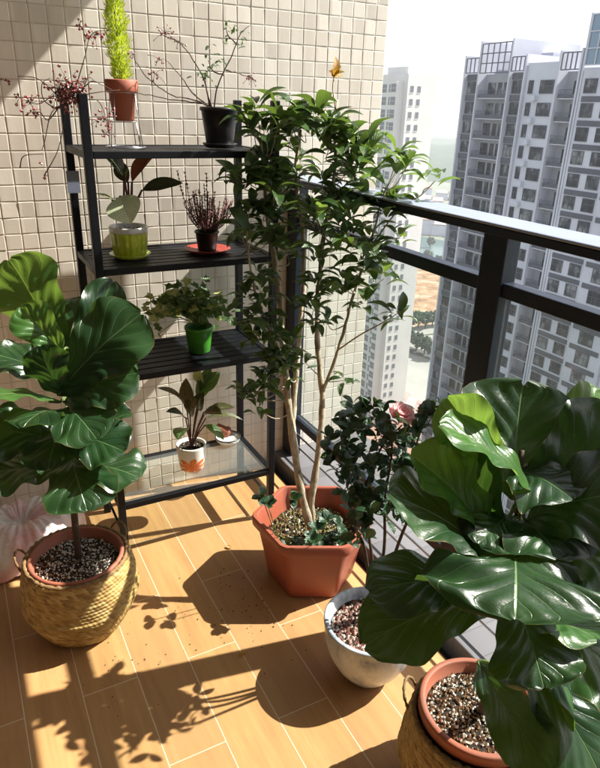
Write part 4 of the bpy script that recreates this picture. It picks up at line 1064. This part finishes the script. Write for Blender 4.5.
# window and balcony kinds
def win_mesh(w_, h_, x):
    mb = MB(); mb.box((x-.02, -w_/2, 0), (x+.06, w_/2, h_), 0)
    t_ = .07
    for y in (-w_/2, 0, w_/2-t_) if w_ < 2.2 else (-w_/2, -w_/6, w_/6, w_/2-t_): mb.box((x-.07, y, 0), (x-.021, y+t_, h_), 1)
    for z in (0, h_*.55, h_-t_): mb.box((x-.068, -w_/2+.001, z), (x-.022, w_/2-.001, z+t_), 1)
    return mb
def ofs(mb, y, z, dst):
    n = len(dst.v); dst.v += [Vector((v.x, v.y+y, v.z+z)) for v in mb.v]
    for f, u, i in zip(mb.f, mb.uv, mb.mi): dst.face([n+q for q in f], u, i)
def put(name, kinds, cols, floors_near, floors_far, mats, cap=100):
    cnt = 0; far = MB(); protos = {}
    for (y, z0, key) in cols:
        for k_ in list(range(floors_near))+list(range(floors_near, floors_far)):
            z = z0-k_*FH
            if z < GZ+2: break
            if k_ < floors_near and cnt < cap:
                if key not in protos:
                    o = kinds[key].build(name, mats, tw1, smooth=False); protos[key] = o
                else:
                    o = protos[key].copy(); COL.objects.link(o); o.parent = tw1
                o.matrix_parent_inverse = Matrix.Translation(-tw1.location); o.location = (0, y, z); cnt += 1
            else: ofs(kinds[key], y, z, far)
    if far.v: tag(far.build(name, mats, tw1, smooth=False), kind='stuff')
MW = ['window_glass', 'tower_band', 'tower_paint']
kw = {'A': win_mesh(2.5, 1.8, TX+.55), 'C': win_mesh(2.3, 1.8, TX+.55), 'D': win_mesh(2.5, 1.8, TX+.25), 'F': win_mesh(2.0, 1.8, TX-.45), 'G': win_mesh(2.4, 1.9, TX-.85), 'S': win_mesh(.9, 1.8, TX+.25)}
aa = MB(); aa.box((TX-.35, -.4, 0), (TX+.29, .4, .6)); aa.box((TX-.4, -.45, -.08), (TX+.29, .45, -.001))
kac = {'a': aa}
put('air_conditioner', kac, [(74.75, 3.6, 'a')], 15, 15, ['tower_paint'])
put('window', kw, [(88.7, 4.55, 'A'), (78.75, 4.55, 'C'), (72.9, 4.5, 'D'), (75.9, 4.5, 'S'), (64.75, 4.5, 'F'), (61.5, 4.5, 'F'), (57.0, 4.5, 'G')], 14, 30, MW)
def band_mesh(w_, x, h=.85):
    mb = MB(); mb.box((x-.06, -w_/2, 0), (x+.04, w_/2, h), 0); return mb
kb = {'A': band_mesh(2.9, TX+.5), 'C': band_mesh(2.6, TX+.5), 'F': band_mesh(5.5, TX-.45, .7), 'G': band_mesh(5.0, TX-.85, .7)}
put('spandrel', kb, [(88.7, 6.5, 'A'), (78.75, 6.5, 'C'), (63.1, 3.45, 'F'), (57, 3.45, 'G')], 20, 30, ['tower_band'])
def balc(w_, x, door):
    mb = MB(); mb.box((x-1.5, -w_/2, 0), (x-1.38, w_/2, .55), 0)
    mb.box((x-1.5, -w_/2, -.12), (x-.002, w_/2, -.001), 2)
    mb.box((x-1.46, -w_/2, 1.1), (x-1.42, w_/2, 1.15), 0)
    n = int(w_/.35)
    for i in range(n+1): y = -w_/2+.02+i*(w_-.06)/n; mb.box((x-1.455, y, .55), (x-1.425, y+.03, 1.1), 0)
    for d in door:
        mb.box((x-.04, d[0], .05), (x-.003, d[1], 2.3), 1)
    return mb
kc = {'B': balc(6.3, TX+1.6, ((-2.6, -.9), (.9, 2.6), (-.45, .45))), 'E': balc(3.3, TX+1.8, ((-1.5, .4),))}
put('balcony', kc, [(83.65, 3.9, 'B'), (69.05, 3.9, 'E')], 20, 30, ['tower_band', 'window_glass', 'tower_paint'])

# --- second, farther white tower
tx, ty = 105.6, 143.0
tw2_ = thing('apartment_tower', (tx, ty, GZ), 'white high-rise with haze painted into its colours standing farther off between the wall edge and the banded tower', 'building')
def tb2(a, b, name='wall', mat='tower_white_hazed'):
    mb = MB(); mb.box(a, b); return mb.build(name, mat, tw2_, smooth=False)
tb2((tx, ty, GZ), (tx+9, ty+24, 10.2)); tb2((tx+2, ty+3, 10.21), (tx+7, ty+12, 12)); tb2((tx-2.2, ty+1.6, GZ), (tx-.01, ty+4.2, 8.5), 'window_bay')
protos = {}; far = MB(); cnt = 0
wS = MB(); wS.box((-.5, -.05, 0), (.5, .02, 1.5), 0); wS.box((-.55, -.08, -.12), (.55, .021, -.002), 1)
wW = MB(); wW.box((-.05, -1.0, 0), (.02, 1.0, 1.9), 0); wW.box((-.08, -1.02, .9), (-.051, 1.02, .98), 1)
for (kd, X_, Y_) in (('w', tx-2.2, ty+2.9), ('s', tx+1.4, ty), ('s', tx+3.6, ty), ('w', tx, ty+7), ('w', tx, ty+10), ('w', tx, ty+13)):
    for k_ in range(30):
        z = 6-k_*3.0
        if k_ < 17 and cnt < 100:
            if kd not in protos: protos[kd] = (wS if kd == 's' else wW).build('window', ['hazed_window', 'tower_white_hazed'], tw2_, smooth=False); o = protos[kd]
            else: o = protos[kd].copy(); COL.objects.link(o); o.parent = tw2_
            o.matrix_parent_inverse = Matrix.Translation(-tw2_.location); o.location = (X_, Y_, z); cnt += 1
        elif z > GZ+1:
            src = wS if kd == 's' else wW; n = len(far.v); far.v += [v+Vector((X_, Y_, z)) for v in src.v]
            for f, i in zip(src.f, src.mi): far.face([n+q for q in f], None, i)
tag(far.build('window', ['hazed_window', 'tower_white_hazed'], tw2_, smooth=False), kind='stuff')

# ------------------------------------------------------------------ haze
mb = MB(); mb.box((-300, -300, GZ-1), (3200, 3200, 16.5))
hz = mb.build('haze', 'grout', None, smooth=False); hz.data.materials.clear()
hm_ = bpy.data.materials.new('haze_air'); hm_.use_nodes = True; n_ = hm_.node_tree; n_.nodes.remove(n_.nodes['Principled BSDF'])
pv = n_.nodes.new('ShaderNodeVolumePrincipled'); pv.inputs['Color'].default_value = (.9, .93, .98, 1); pv.inputs['Density'].default_value = .0003; pv.inputs['Anisotropy'].default_value = .3
n_.links.new(pv.outputs[0], n_.nodes['Material Output'].inputs['Volume']); hz.data.materials.append(hm_)
tag(hz, kind='stuff')
scn.render.engine = 'CYCLES'
scn.cycles.volume_bounces = 1
scn.cycles.transparent_max_bounces = 16
